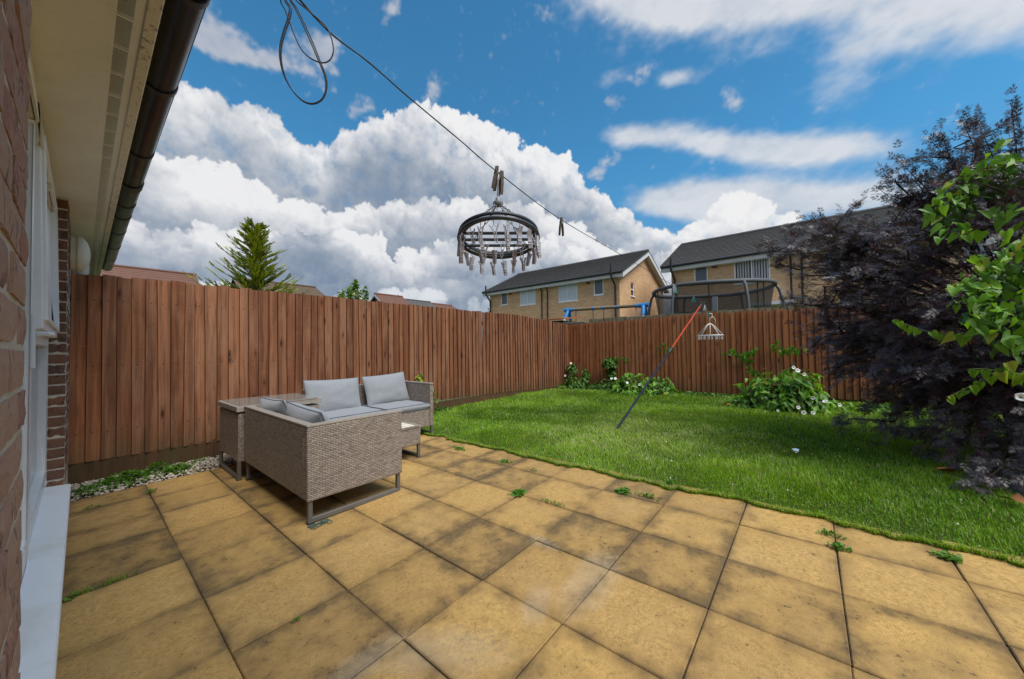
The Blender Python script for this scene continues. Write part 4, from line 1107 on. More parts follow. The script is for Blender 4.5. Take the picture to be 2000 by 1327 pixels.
TC = Vector((11.84, 2.20, 0)); TR = 1.55
tr_ = thing('trampoline', 'big round trampoline with black safety net and grey foam top rail', 'trampoline', (TC.x, TC.y, -0.25))
def ring(R, z_, n=40, wob=0.0): return [(TC.x + R * cos(2 * pi * q / n), TC.y + R * sin(2 * pi * q / n), z_ + wob * sin(6 * pi * q / n)) for q in range(n)]
mb = MB(); mb.tube(ring(TR, 2.79, 48, .015), 0.058, 8, closed=True); part('top_rail', mb, m_pad, tr_, smooth=True)
mb = MB(); prof = [(1.53, 2.74), (1.48, 2.45), (1.43, 2.1), (1.43, 1.7), (1.43, 1.0)]
mb.lathe(prof, 48, (TC.x, TC.y, 0)); part('net', mb, m_net, tr_, smooth=True)
mb = MB(); mb.tube(ring(1.435, 2.03, 48, .02), 0.034, 6, closed=True); part('net_band', mb, m_black, tr_, smooth=True)
mb = MB(); mb.tube(ring(1.66, 0.62, 48), 0.035, 6, closed=True); mb.lathe([(0, .60), (1.45, .60), (1.66, .65)], 40, (TC.x, TC.y, 0)); part('mat', mb, m_black, tr_, smooth=True, angle=40)
for k in range(6):
    a = 2 * pi * k / 6 - 1.42; ca, sa = cos(a), sin(a)
    P = [(TC.x + R * ca, TC.y + R * sa, z_) for R, z_ in ((1.55, 2.80), (1.64, 2.66), (1.71, 2.35), (1.75, 1.9), (1.75, 0.4), (1.66, -0.25))]
    mb = MB(); mb.tube(P, 0.038, 8); part('pole', mb, m_pad, tr_, smooth=True)
mb = MB(); mb.box(TC.x + 1.31, TC.x + 1.39, TC.y + .05, TC.y + .19, 1.0, 2.74); part('pole', mb, m_whitepost, tr_)
for a in (2.2, 2.75, 3.3, 4.1, 4.25): 
    mb = MB(); mb.tube([(TC.x + 1.51 * cos(a), TC.y + 1.51 * sin(a), 2.75), (TC.x + 1.44 * cos(a + .06), TC.y + 1.44 * sin(a + .06), 1.0)], 0.014, 5); part('strap', mb, m_black, tr_)

# ================================================================ trees behind the side fence
def sliver(mbv, mbf, p, d, l, w, nrm):
    b = len(mbv); d = np.asarray(d, float); d /= np.linalg.norm(d); s = np.cross(d, nrm); s /= max(np.linalg.norm(s), 1e-6)
    p = np.asarray(p, float)
    mbv += [p, p + d * l * .45 + s * w / 2, p + d * l, p + d * l * .45 - s * w / 2]; mbf.append((b, b + 1, b + 2, b + 3))
def conifer():
    t = thing('conifer', 'bright yellow green conifer pointing above the side fence', 'tree', (2.33, 9.0, -0.25))
    mb = MB(); mb.tube([(2.33, 9, -.25), (2.335, 9, 1.5), (2.32, 9.01, 3.0), (2.325, 9, 3.86)], [.09, .07, .035, .006], 8); part('trunk', mb, m_bark, t, smooth=True)
    tv, tf = [], []
    for q in range(9):
        y = q / 9; 
        for s in (-1, 1): sliver(tv, tf, (0, y, 0), (s * .75, 1.0, .1 * ((q % 3) - 1)), .34 * (1 - y * .5), .095, (0, .1, 1))
    sliver(tv, tf, (0, .75, 0), (0, 1, 0), .38, .10, (0, 0, 1)); sliver(tv, tf, (0, 0, 0), (0, 1, 0), 1.0, .09, (1, 0, .2))
    P, D, Nn, S, C = [], [], [], [], []
    stems = MB()
    r2 = random.Random(11)
    z_ = 1.3
    while z_ < 3.80:
        for q in range(5 if z_ < 3.2 else 4):
            a = r2.uniform(0, 2 * pi); L = (0.10 + 0.50 * (3.87 - z_) ** .85) * r2.uniform(.62, 1.04)
            if z_ < 2.75 and r2.random() < .12: L *= 1.15
            lift = r2.uniform(.30, .62)
            d0 = np.array((cos(a), sin(a), lift)); b0 = np.array((2.33, 9.0, z_))
            pts = [b0 + d0 * L * f + np.array((0, 0, .16 * L * f * f)) for f in np.linspace(0, 1, 7)]
            stems.tube([tuple(p) for p in pts], [.014 * (1 - f * .8) for f in np.linspace(0, 1, 7)], 5)
            m = int(5 + L * 12)
            for k in range(m):
                f = (k + r2.random()) / m; f = .12 + .88 * f
                i = min(int(f * 6), 5); p = pts[i] + (pts[i + 1] - pts[i]) * (f * 6 - i)
                tn = pts[i + 1] - pts[i]; tn /= np.linalg.norm(tn)
                sd = np.cross(tn, (0, 0, 1)); sgn = (-1) ** k
                dd = tn * r2.uniform(.6, 1.0) + sd * sgn * r2.uniform(.3, .8) * (1 - f * .4) + np.array((0, 0, r2.uniform(-.05, .3)))
                P.append(p); D.append(dd); Nn.append((r2.uniform(-.4, .4), r2.uniform(-.4, .4), 1)); S.append((.11 + .10 * (1 - f)) * r2.uniform(.8, 1.2)); C.append((min(1, f * .75 + r2.uniform(0, .3)), r2.random(), .5))
        z_ += .075 if z_ < 3.2 else .06
    part('branches', stems, m_bark, t)
    kind(scatter('crown', tv, tf, rotmats(np.array(D), np.array(Nn)), S, P, C, m_conifer, t, WL[t.name]), 'stuff')
conifer()

HV = [(0, 0, 0), (.24, -.17, .02), (.42, -.02, .0), (.35, .32, -.05), (.19, .66, -.12), (0, 1.04, -.26), (-.19, .66, -.12), (-.35, .32, -.05), (-.42, -.02, .0), (-.24, -.17, .02), (0, .35, .07), (0, .72, -.04)]
HF = [(0, 1, 2, 10), (2, 3, 10), (3, 4, 11, 10), (4, 5, 11), (5, 6, 11), (6, 7, 10, 11), (7, 8, 10), (8, 9, 0, 10)]
HF = [f[::-1] for f in HF]
def heart_mesh(seed, m, nm='leaf'):
    r_ = random.Random(seed); k = r_.uniform(.85, 1.12); fo = r_.uniform(.5, 2.6); dr = r_.uniform(.4, 1.8); tw = r_.uniform(-.10, .10)
    vs = []
    for x, y, z_ in HV:
        zz_ = (.07 - abs(x) * .25) * (1 if abs(x) > .01 else 1) * -fo * .5 + abs(x) * .22 * fo - dr * .16 * y * y + tw * x * y * 3 + r_.uniform(-.025, .025)
        vs.append((x * k + r_.uniform(-.025, .025), y + r_.uniform(-.02, .02), zz_))
    mb = MB(); mb.add(vs, HF); return mb.mesh(nm, m, smooth=True)
OV = [(0, 0, 0), (.22, .3, .02), (.24, .6, 0), (0, 1, -.1), (-.24, .6, 0), (-.22, .3, .02), (0, .5, .05)]
OF = [(0, 1, 6), (1, 2, 6), (2, 3, 6), (3, 4, 6), (4, 5, 6), (5, 0, 6)]
def leafy_tree(nm, label, org, blobs, n, size, m, trunk, seed):
    t = thing(nm, label, 'tree', org); r_ = np.random.default_rng(seed)
    part('trunk', trunk, m_bark, t, smooth=True)
    P, D, Nn = [], [], []
    for (c, rad, w) in blobs:
        k = int(n * w); q = r_.standard_normal((k, 3)); q /= np.linalg.norm(q, axis=1, keepdims=True)
        P.append(np.array(c) + q * np.array(rad) * (r_.random((k, 1)) ** .45)); D.append(q + r_.standard_normal((k, 3)) * .5 - np.array((0, 0, .1))); Nn.append(q * .3 + np.array((0, 0, .8)) + r_.standard_normal((k, 3)) * .35)
    P, D, Nn = map(np.concatenate, (P, D, Nn))
    kind(scatter('crown', OV, OF, rotmats(D, Nn), size * r_.uniform(.6, 1.2, len(P)), P, r_.random((len(P), 3)), m, t, org, True), 'stuff')
mb = MB()
sap = [((5.03, 10, 3.05), (.06, .06, .10), .12)]
for k, (x, y, z_, zt) in enumerate([(4.62, 10.0, 2.3, 2.80), (4.82, 9.95, 2.3, 2.86), (5.0, 10, 2.3, 3.10), (5.12, 10.05, 2.3, 2.92), (5.30, 10.0, 2.3, 2.96), (4.93, 10.1, 2.3, 2.9)]):
    mb.tube([(4.98, 10, -.25), (4.98 + (x - 4.98) * .4, 10, 1.6), (x, y, z_), (x + .02, y, zt)], [.04, .025, .012, .004], 5)
    for f in np.linspace(0.25, 1, 5): sap.append(((x + .02 * f, y, z_ + (zt - z_) * f), (.11 * (1.25 - f), .10, .08), .05))
leafy_tree('sapling', 'loose leafy green sapling poking above the side fence right of the conifer', (4.98, 10, -.25), sap, 620, .095, m_sap, mb, 3)
mb = MB(); mb.tube([(27.5, 44, -.3), (27.5, 44, 5.5)], [.25, .12], 8)
leafy_tree('far_tree', 'dark green round treetop far behind the slate roof', (27.5, 44, -.3), [((27.5, 44, 6.4), (2.3, 2.0, 2.2), .6), ((28.8, 44, 6.1), (1.6, 1.4, 1.7), .4)], 2600, .34, m_farleaf, mb, 4)
mb = MB(); mb.tube([(19.6, 18.6, -.3), (19.6, 18.6, 3.0)], [.12, .05], 8)
leafy_tree('far_tree', 'thin green shrub top at the left corner of the smaller buff house', (19.6, 18.6, -.3), [((19.6, 18.4, 3.2), (.35, .45, .9), 1.0)], 500, .16, m_farleaf, mb, 5)

# ================================================================ rattan furniture
def legloop(t, a, b_, z0, h, w=0.032, nm='leg_frame'):
    """rectangular steel loop from a to b (x, y) under the body"""
    A, B = Vector((*a, 0)), Vector((*b_, 0)); d = (B - A).normalized()
    mb = MB()
    for p in (A + d * w / 2, B - d * w / 2): mb.beam((p.x, p.y, z0 + w), (p.x, p.y, z0 + h), w, w * .9)
    mb.beam((A.x, A.y, z0 + w / 2 + .002), (B.x, B.y, z0 + w / 2 + .002), w * .9, w)
    f = part(nm, mb, m_leg, t, bevel=.003)
    mb = MB()
    for p in (A + d * .02, B - d * .02): mb.box(p.x - .02, p.x + .02, p.y - .02, p.y + .02, z0 - .004, z0 + .004)
    part('foot', mb, m_foot, f)
def pillow(w, h, t, box=False, seed=0, sag=0.0):
    """cushion in the x-z plane of its own axes: width x, height z, thickness y; returns mesh builder and rim path"""
    n = 22; mb = MB(); g = [sin(pi / 2 * (2 * i / n - 1)) for i in range(n + 1)]
    def P(u, v, s):
        if box: e = max(0.0, (1 - abs(u) ** 14) * (1 - abs(v) ** 14)) ** .30; pu = pv = 0.0
        else:
            e = max(0.0, (1 - abs(u) ** 2.6) * (1 - abs(v) ** 2.6)) ** .52; pu, pv = .045 * (1 - v * v) * u, .055 * (1 - u * u) * v
        q = mnoise.noise((u * 2.2 + seed, v * 2.2, s + seed * .3)) * .16 + mnoise.noise((u * 5 + seed, v * 3.5, s * 3)) * .09
        wr = mnoise.noise((u * 9, v * 9 + seed, s)) * .030 * (1.2 - e)
        return ((u - pu) * w / 2, s * t / 2 * e * (1 + q) + wr * .4 * e, (v - pv) * h / 2 - sag * (1 - u * u) * (v + 1) * .5)
    for s in (-1, 1):
        b0 = len(mb.v)
        for i in range(n + 1):
            for j in range(n + 1): mb.v.append(P(g[i], g[j], s)); mb.c.append((.5, .5, .5))
        for i in range(n):
            for j in range(n):
                a = b0 + i * (n + 1) + j; f = (a, a + n + 1, a + n + 2, a + 1)
                mb.f.append(f if s < 0 else f[::-1]); mb.m.append(0)
    rim = [P(g[i], -1, 1) for i in range(n)] + [P(1, g[j], 1) for j in range(n)] + [P(g[i], 1, 1) for i in range(n, 0, -1)] + [P(-1, g[j], 1) for j in range(n, 0, -1)]
    return mb, rim
def cushion(nm, label, grp, w, h, t, loc, rot, box=False, seed=0, sag=0.0, cat='cushion'):
    mb, rim = pillow(w, h, t, box, seed, sag)
    me = mb.mesh(nm, m_fabric, smooth=True)
    o = obj(nm, me, None, loc, rot); tag(o, label, cat, grp)
    if box:
        for s in (-1, 1):
            mb = MB(); k = .965; mb.tube([(x * k, s * t * .43, z_ * k) for x, y, z_ in rim], .0045, 5, closed=True)
            p = bpy.data.objects.new('piping', mb.mesh('piping', m_piping, smooth=True)); COL.objects.link(p); p.parent = o
    else:
        mb = MB(); mb.tube(rim, .0052, 5, closed=True)
        p = bpy.data.objects.new('piping', mb.mesh('piping', m_piping, smooth=True)); COL.objects.link(p); p.parent = o
    return o
def edgewrap(t, a, b_, w=.052, h=.016): 
    mb = MB(); mb.beam(a, b_, w, h); part('top_edge', mb, m_rattanwrap, t, bevel=.005, segs=2)

# sofa seen from behind
Z1 = -0.008
s1 = thing('rattan_sofa', 'grey rattan two seat sofa seen from behind, its back to the house', 'sofa', (1.335, 3.35, Z1))
mb = MB(); mb.box(0.975, 1.030, 2.672, 4.072, Z1 + .160, Z1 + .662); part('backrest', mb, m_rattan, s1, bevel=.014, segs=3)
mb = MB(); mb.box(0.975, 1.705, 2.615, 2.670, Z1 + .160, Z1 + .662); part('arm', mb, m_rattan, s1, bevel=.014, segs=3)
mb = MB(); mb.box(1.032, 1.700, 2.672, 4.072, Z1 + .165, Z1 + .355); part('seat_base', mb, m_rattan, s1, bevel=.008)
edgewrap(s1, (1.0025, 2.672, Z1 + .668), (1.0025, 4.072, Z1 + .668), .060); edgewrap(s1, (0.972, 2.6425, Z1 + .668), (1.708, 2.6425, Z1 + .668), .060)
legloop(s1, (0.985, 2.645), (1.695, 2.645), gz(1.3, 2.6) + .001, .166); legloop(s1, (0.985, 4.045), (1.695, 4.045), gz(1.3, 4.05) + .001, .166)
# sofa facing the lawn
Z2 = 0.006
s2 = thing('rattan_sofa', 'grey rattan two seat sofa standing along the fence with its arm towards the lawn', 'sofa', (2.37, 4.3, Z2))
mb = MB(); mb.box(1.690, 3.022, 4.625, 4.680, Z2 + .125, Z2 + .690); part('backrest', mb, m_rattan, s2, bevel=.014, segs=3)
mb = MB(); mb.box(3.024, 3.080, 3.965, 4.680, Z2 + .125, Z2 + .690); part('arm', mb, m_rattan, s2, bevel=.014, segs=3)
mb = MB(); mb.box(1.690, 3.022, 3.975, 4.623, Z2 + .125, Z2 + .360); part('seat_base', mb, m_rattan, s2, bevel=.008)
edgewrap(s2, (1.690, 4.6525, Z2 + .696), (3.022, 4.6525, Z2 + .696), .060); edgewrap(s2, (3.052, 3.960, Z2 + .696), (3.052, 4.682, Z2 + .696), .060)
legloop(s2, (3.058, 3.972), (3.058, 4.672), gz(3.05, 4.3) + .001, .135); legloop(s2, (1.72, 3.972), (1.72, 4.672), gz(1.7, 4.3) + .001, .135)
for q, (y, lab) in enumerate([(3.02, 'grey seat cushion on the near half of the sofa seen from behind'), (3.715, 'grey seat cushion on the sofa seen from behind, beside the corner table')]):
    cushion('seat_cushion', lab, 'grey seat cushions', .69, .655, .085, (1.37, y, Z1 + .40), Matrix.Rotation(pi / 2, 3, 'Z') @ Matrix.Rotation(pi / 2, 3, 'X'), True, q + 2)
cushion('seat_cushion', 'grey seat cushion on the left half of the sofa by the fence', 'grey seat cushions', .665, .655, .085, (2.03, 4.29, Z2 + .402), Matrix.Rotation(pi / 2, 3, 'X'), True, 5)
cushion('seat_cushion', 'grey seat cushion at the lawn end of the sofa by the fence, against its arm', 'grey seat cushions', .655, .655, .085, (2.695, 4.29, Z2 + .402), Matrix.Rotation(pi / 2, 3, 'X'), True, 6)
Rb = Matrix.Rotation(-pi / 2, 3, 'Z')
cushion('back_cushion', 'grey back cushion with pinched corners at the near end of the sofa seen from behind', 'grey back cushions', 0.64, .42, .20, (1.175, 3.02, Z1 + .560), Rb @ Matrix.Rotation(.42, 3, 'X') @ Matrix.Rotation(.05, 3, 'Y'), False, 11)
cushion('back_cushion', 'grey back cushion on the sofa seen from behind, in front of the glass corner table', 'grey back cushions', 0.61, .42, .19, (1.160, 3.685, Z1 + .565), Rb @ Matrix.Rotation(.38, 3, 'X') @ Matrix.Rotation(-.03, 3, 'Y'), False, 14)
cushion('back_cushion', 'grey back cushion on the left half of the sofa by the fence', 'grey back cushions', .66, .43, .15, (1.99, 4.515, Z2 + .605), Matrix.Rotation(-.27, 3, 'X') @ Matrix.Rotation(.02, 3, 'Y'), False, 21)
cushion('back_cushion', 'grey back cushion leaning by the arm of the sofa by the fence, nearest the lawn', 'grey back cushions', .64, .42, .15, (2.695, 4.50, Z2 + .625), Matrix.Rotation(-.30, 3, 'X') @ Matrix.Rotation(-.05, 3, 'Y'), False, 27)
# corner table
ct = thing('corner_table', 'square rattan corner table with glass top between the two sofas', 'table', (1.29, 4.44, -0.02))
mb = MB(); mb.box(0.935, 1.650, 4.092, 4.795, .145, .595); part('body', mb, m_rattan, ct, bevel=.008)
mb = MB(); x0, x1, y0, y1 = .920, 1.668, 4.078, 4.808
for a in ((x0, x0 + .055, y0, y1), (x1 - .055, x1, y0, y1), (x0 + .055, x1 - .055, y0, y0 + .055), (x0 + .055, x1 - .055, y1 - .055, y1)): mb.box(*a, .612, .662)
top_ = part('table_top', mb, m_rattanwrap, ct, bevel=.004)
for q in range(8):
    mb = MB(); y = y0 + .06 + q * .078; mb.box(x0 + .056, x1 - .056, y, y + .068, .630, .642); part('slat', mb, m_leg, top_)
mb = MB(); mb.box(x0 + .030, x1 - .030, y0 + .030, y1 - .030, .6625, .668); part('glass', mb, m_tableglass, top_, bevel=.001)
legloop(ct, (.945, 4.095), (.945, 4.79), gz(.945, 4.4) + .001, .175); legloop(ct, (1.640, 4.095), (1.640, 4.79), gz(1.64, 4.4) + .001, .175)
# low table
lt = thing('coffee_table', 'low rattan coffee table partly hidden behind the near sofa arm', 'table', (2.05, 3.55, 0.005))
mb = MB(); mb.box(1.78, 2.350, 3.252, 3.85, .160, .332); part('body', mb, m_rattan, lt, bevel=.006)
mb = MB()
for a in ((1.775, 1.815, 3.247, 3.855), (2.315, 2.355, 3.247, 3.855), (1.815, 2.315, 3.247, 3.287), (1.815, 2.315, 3.815, 3.855)): mb.box(*a, .334, .352)
lt_top = part('table_top', mb, m_rattanwrap, lt, bevel=.003)
for q in range(9):
    mb = MB(); mb.box(1.817 + q * .0555, 1.862 + q * .0555, 3.289, 3.813, .336, .351); part('slat', mb, m_cream, lt_top)
legloop(lt, (2.335, 3.262), (2.335, 3.84), gz(2.33, 3.5) + .001, .155); legloop(lt, (1.795, 3.262), (1.795, 3.84), gz(1.8, 3.5) + .001, .155)

# ================================================================ clothes line and what hangs on it
LP = [(0.166, 0.96, 2.405), (0.327, 0.999, 2.106), (0.430, 1.006, 2.061), (0.555, 1.014, 2.052), (0.707, 1.023, 2.026), (0.953, 1.039, 1.993), (1.180, 1.054, 1.961), (1.775, 1.091, 1.913), (2.825, 1.158, 1.915), (4.556, 1.268, 1.913), (6.125, 1.368, 1.925), (6.986, 1.423, 1.930), (7.40, 1.452, 1.868), (7.74, 1.475, 1.775), (8.785, 1.505, 1.675)]
def spline(P, k=6):
    P = [Vector(p) for p in P]; out = []
    for i in range(len(P) - 1):
        p0, p1, p2, p3 = P[max(i - 1, 0)], P[i], P[i + 1], P[min(i + 2, len(P) - 1)]
        for q in range(k):
            t_ = q / k; out.append(.5 * ((2 * p1) + (p2 - p0) * t_ + (2 * p0 - 5 * p1 + 4 * p2 - p3) * t_ ** 2 + (3 * p1 - p0 - 3 * p2 + p3) * t_ ** 3))
    out.append(P[-1]); return out
ln = thing('clothes_line', 'long grey washing line with a looped spare coil, from the house to the far fence', 'washing line', (0.166, 0.96, 2.405))
sp = [Vector(LP[0])] + spline(LP[1:], 6)
for s in (-1, 1):
    mb = MB(); mb.tube([p + Vector((0.0012 * s * sin(i * 1.3), .0026 * s, .0018 * s)) for i, p in enumerate(sp)], 0.0020, 6); part('cord', mb, m_rope, ln, smooth=True)
CA = [(0.331, 1.007, 2.112), (0.328, 1.012, 2.075), (0.336, 1.003, 2.053), (0.334, 1.007, 2.027), (0.327, 1.016, 1.994), (0.321, 1.025, 1.953), (0.322, 1.025, 1.914), (0.330, 1.018, 1.874), (0.343, 1.003, 1.839), (0.360, 0.984, 1.814), (0.376, 0.964, 1.807), (0.390, 0.947, 1.818), (0.397, 0.938, 1.844), (0.395, 0.938, 1.877), (0.385, 0.949, 1.916), (0.372, 0.963, 1.965), (0.356, 0.980, 2.020), (0.344, 0.994, 2.057), (0.336, 1.002, 2.075), (0.331, 1.007, 2.112)]
CB = [(0.325, 1.010, 2.112), (0.320, 1.022, 2.075), (0.328, 1.013, 2.047), (0.336, 1.005, 2.016), (0.344, 0.996, 1.981), (0.356, 0.984, 1.946), (0.371, 0.966, 1.923), (0.389, 0.944, 1.911), (0.402, 0.929, 1.918), (0.408, 0.921, 1.942), (0.404, 0.924, 1.975), (0.396, 0.933, 2.003), (0.383, 0.948, 2.023), (0.363, 0.971, 2.050), (0.345, 0.992, 2.075), (0.331, 1.005, 2.112)]
for cc, offs in ((CA, (-1, 1)), (CB, (0,))):
    for s in offs:
        k = [Vector(p) + Vector((0.0009, -.0012, .0)) * s * (1 + .9 * sin(i * .5)) + Vector((0, 0, -.0016 * (s > 0) * sin(i / len(cc) * pi))) for i, p in enumerate(cc)]
        mb = MB(); mb.tube(spline(k, 5), 0.0017, 6); part('coil', mb, m_rope, ln, smooth=True)
mb = MB(); mb.tube([Vector((0.327, 1.004, 2.106)) + Vector((.012 * cos(a), .002 * q, .012 * sin(a))) for q, a in enumerate(np.linspace(0, 6 * pi, 30) )], .002, 5) if False else mb.tube([(0.318, 1.0, 2.100), (0.340, 1.004, 2.100)], .006, 8); part('knot', mb, m_rope, ln, smooth=True)

def peg_proto(L, m1, m2, open_):
    """clothes peg: two legs and a spring, hanging with jaws up at the origin"""
    def leg(s):
        mb = MB()
        pr = [(.003, .012), (.0045, .004), (.0062, -.01), (.0058, -.02), (.0070, -.035), (.0066, -.06), (.0048, -.075)]
        vs = []
        for x, z_ in pr:
            x *= L / .1 * 1.1; z_ *= L / .087; xo = s * (x + max(0, -z_) * open_)
            xi = s * (x * .12 + max(0, -z_) * open_)
            for w in (-.0065, .0065): vs += [(xo, w * L / .1, z_), (xi, w * L / .1, z_)]
        fs = []
        for i in range(len(pr) - 1):
            a = i * 4; fs += [(a, a + 2, a + 6, a + 4), (a + 1, a + 5, a + 7, a + 3), (a, a + 4, a + 5, a + 1), (a + 2, a + 3, a + 7, a + 6)]
        k = (len(pr) - 1) * 4; fs += [(0, 1, 3, 2), (k, k + 2, k + 3, k + 1)]
        mb.add(vs, fs); return mb.mesh('leg', m1 if s < 0 else m2)
    sp_ = MB(); sp_.tube([(0, -.009 * L / .1, -.018), (0, .009 * L / .1, -.018)], .0045 * L / .1, 8); sp_.tube([(-.007, 0, -.014), (-.009, 0, .0), (.009, 0, .0), (.007, 0, -.014)], .0011, 4)
    return leg(-1), leg(1), sp_.mesh('spring', m_steel)
def peg(nm, label, loc, rot, meshes, grp):
    t = obj(nm, None, None, loc, rot); tag(t, label, 'peg', grp)
    for n_, me in (('leg', meshes[0]), ('leg', meshes[1]), ('spring', meshes[2])):
        c = bpy.data.objects.new(n_, me); COL.objects.link(c); c.parent = t
    return t
WP = peg_proto(.108, m_pegwood, m_pegwood, .10); TP = peg_proto(.105, m_teal, m_teal, .22); WHP = peg_proto(.105, m_white, m_white, .20); GP = peg_proto(.105, m_chain, m_teal, .12)
peg('clothes_peg', 'weathered wooden peg gripping the round hanger hook, left one of the pair', (1.183, 1.056, 1.972), (.15, .05, .45), WP, 'wooden pegs on the line')
peg('clothes_peg', 'greyer wooden peg gripping the round hanger hook, right one of the pair', (1.206, 1.046, 1.955), (.05, -.12, 1.3), WP, 'wooden pegs on the line')
peg('clothes_peg', 'lone weathered wooden peg on the line to the right of the round hanger', (1.782, 1.091, 1.912), (0, .03, .9 - pi / 2 + .3), WP, 'wooden pegs on the line')
for q, (dx_, rz, ms, lb) in enumerate([(-.06, .4, GP, 'grey and teal peg, leftmost of the bunch on the line before the trampoline pole'), (.0, .9, GP, 'middle peg of the grey and teal bunch on the line before the trampoline pole'), (.07, 1.4, TP, 'teal peg, rightmost of the bunch on the line before the trampoline pole')]):
    peg('clothes_peg', lb, (4.75 + dx_, 1.281 + dx_ * .06, 1.917), (0, .1 - .1 * q, rz), ms, 'plastic pegs on the line')
peg('clothes_peg', 'teal peg alone on the line just left of the prop tip', (6.10, 1.366, 1.928), (0, 0, -.7), TP, 'plastic pegs on the line')
peg('clothes_peg', 'white peg alone on the line just below the prop tip', (7.25, 1.442, 1.888), (0, 0, -.7), WHP, 'plastic pegs on the line')
peg('clothes_peg', 'teal peg holding the hook of the small white hanger', (7.735, 1.475, 1.778), (.05, .12, -.3), TP, 'plastic pegs on the line')

# round peg hanger
HC = Vector((1.187, 1.054, 1.655)); HR = .176
hg = thing('sock_hanger', 'large dark grey round hanger with chains and dangling pegs on the line', 'hanger', (1.187, 1.054, 1.655))
view = Vector((HC.x, HC.y, 0)).normalized(); sidev = Vector((-view.y, view.x, 0))
def hp(a, R, dz=0.0):
    """point of the tilted ring; a = 0 faces the house side viewer"""
    c, s = cos(a) * R, sin(a) * R
    return HC - view * c + sidev * s + Vector((0, 0, dz + .20 * c))
for R, dz_, rr in ((HR, .0, .0085), (HR - .004, .020, .0075), (HR - .018, .006, .0060)):
    mb = MB(); mb.tube([hp(2 * pi * q / 64, R, dz_) for q in range(64)], rr, 8, closed=True); part('rim', mb, m_ring, hg, smooth=True)
mb = MB(); vs = [hp(2 * pi * q / 64, R, .009) for q in range(64) for R in (HR, HR - .013)]
for c in (-.055, .0, .055):
    for o in (-.0045, .0045):
        h_ = math.sqrt(HR ** 2 - c ** 2) - .012
        P0 = HC - view * (c + o) + Vector((0, 0, .20 * (c + o))) ; mb.tube([P0 - sidev * h_, P0 + sidev * h_], .0045, 6)
part('cross_bars', mb, m_ring, hg, smooth=True, angle=40)
hub = HC + Vector((0, 0, .165))
mb = MB(); mb.lathe([(.005, .028), (.011, .022), (.013, .008), (.022, .004), (.024, -.006), (.020, -.012), (.004, -.012)], 14, tuple(hub))
mb.tube([hub + Vector((0, 0, .025)), hub + Vector((0, 0, .085)), hub + Vector((.004, 0, .105)), hub + Vector((.012, -.004, .125)), hub + Vector((.006, -.006, .140)), hub + Vector((-.006, -.002, .136))], .0036, 6)
part('hook', mb, m_chain, hg, smooth=True, angle=50)
for a in (.55, 2.2, -2.2, -.55):
    e = hp(a, HR - .006, .010); b0 = hub + (e - hub).normalized() * .016
    mb = MB(); n = 10
    for q in range(n):
        c = b0 + (e - b0) * ((q + .5) / n); ax = (e - b0).normalized(); nn = ax.orthogonal().normalized()
        if q % 2: nn = ax.cross(nn)
        L_ = (e - b0).length / n
        mb.tube([c + ax * L_ * .72 * cos(2 * pi * k / 10) + nn * .0058 * sin(2 * pi * k / 10) for k in range(10)], .0018, 5, closed=True)
    part('chain', mb, m_chain, hg, smooth=True)
def clip_mesh(seed):
    """spring clip on a short hook, hanging from the origin"""
    r_ = random.Random(seed); mb = MB(); o = r_.uniform(.10, .26)
    mb.tube([(0, 0, .008), (0, .004, .0), (0, .0, -.012), (0, 0, -.018)], .0016, 5)
    for s in (-1, 1):
        P = [(s * (.002 + .062 * o * 1.1), -.012), (s * .006, -.036), (s * .0035, -.050), (s * .0045, -.070), (s * .002, -.080)]
        for w in (-.0068, .0058):
            for (xa, za), (xb, zb) in zip(P[:-1], P[1:]): mb.beam((xa, w, za), (xb, w, zb), .0026, .0034, upv=(0, 1, 0))
        for (xa, za), (xb, zb) in list(zip(P[:-1], P[1:]))[::1]: mb.beam((xa, -.0005, za), (xb, -.0005, zb), .012, .0018, upv=(1, 0, 0))
        for z_ in (-.02, -.032, -.056, -.066): mb.beam((s * .0062, -.007, z_), (s * .0062, .006, z_), .003, .002)
    mb.tube([(0, -.006, -.042), (0, .006, -.042)], .0042, 7)
    return mb.mesh('clip', m_clip)
CM = [clip_mesh(q) for q in range(6)]
for q in range(20):
    a = 2 * pi * q / 20 + .12; p = hp(a, HR - .004, -.012)
    obj('clip', CM[q % 6], hg, p, (rnd.uniform(-.2, .2), rnd.uniform(-.25, .25), a + YAW * -1 + rnd.uniform(-.9, .9)), rnd.uniform(.90, 1.06))
for c, s in ((-.055, -.075), (-.055, .02), (-.055, .09), (0, -.10), (0, -.02), (0, .06), (.055, -.04), (.055, .08)):
    p = HC - view * c + sidev * s + Vector((0, 0, .20 * c - .010))
    obj('clip', CM[rnd.randrange(6)], hg, p, (rnd.uniform(-.2, .2), rnd.uniform(-.25, .25), rnd.uniform(0, 3)), rnd.uniform(.90, 1.06))

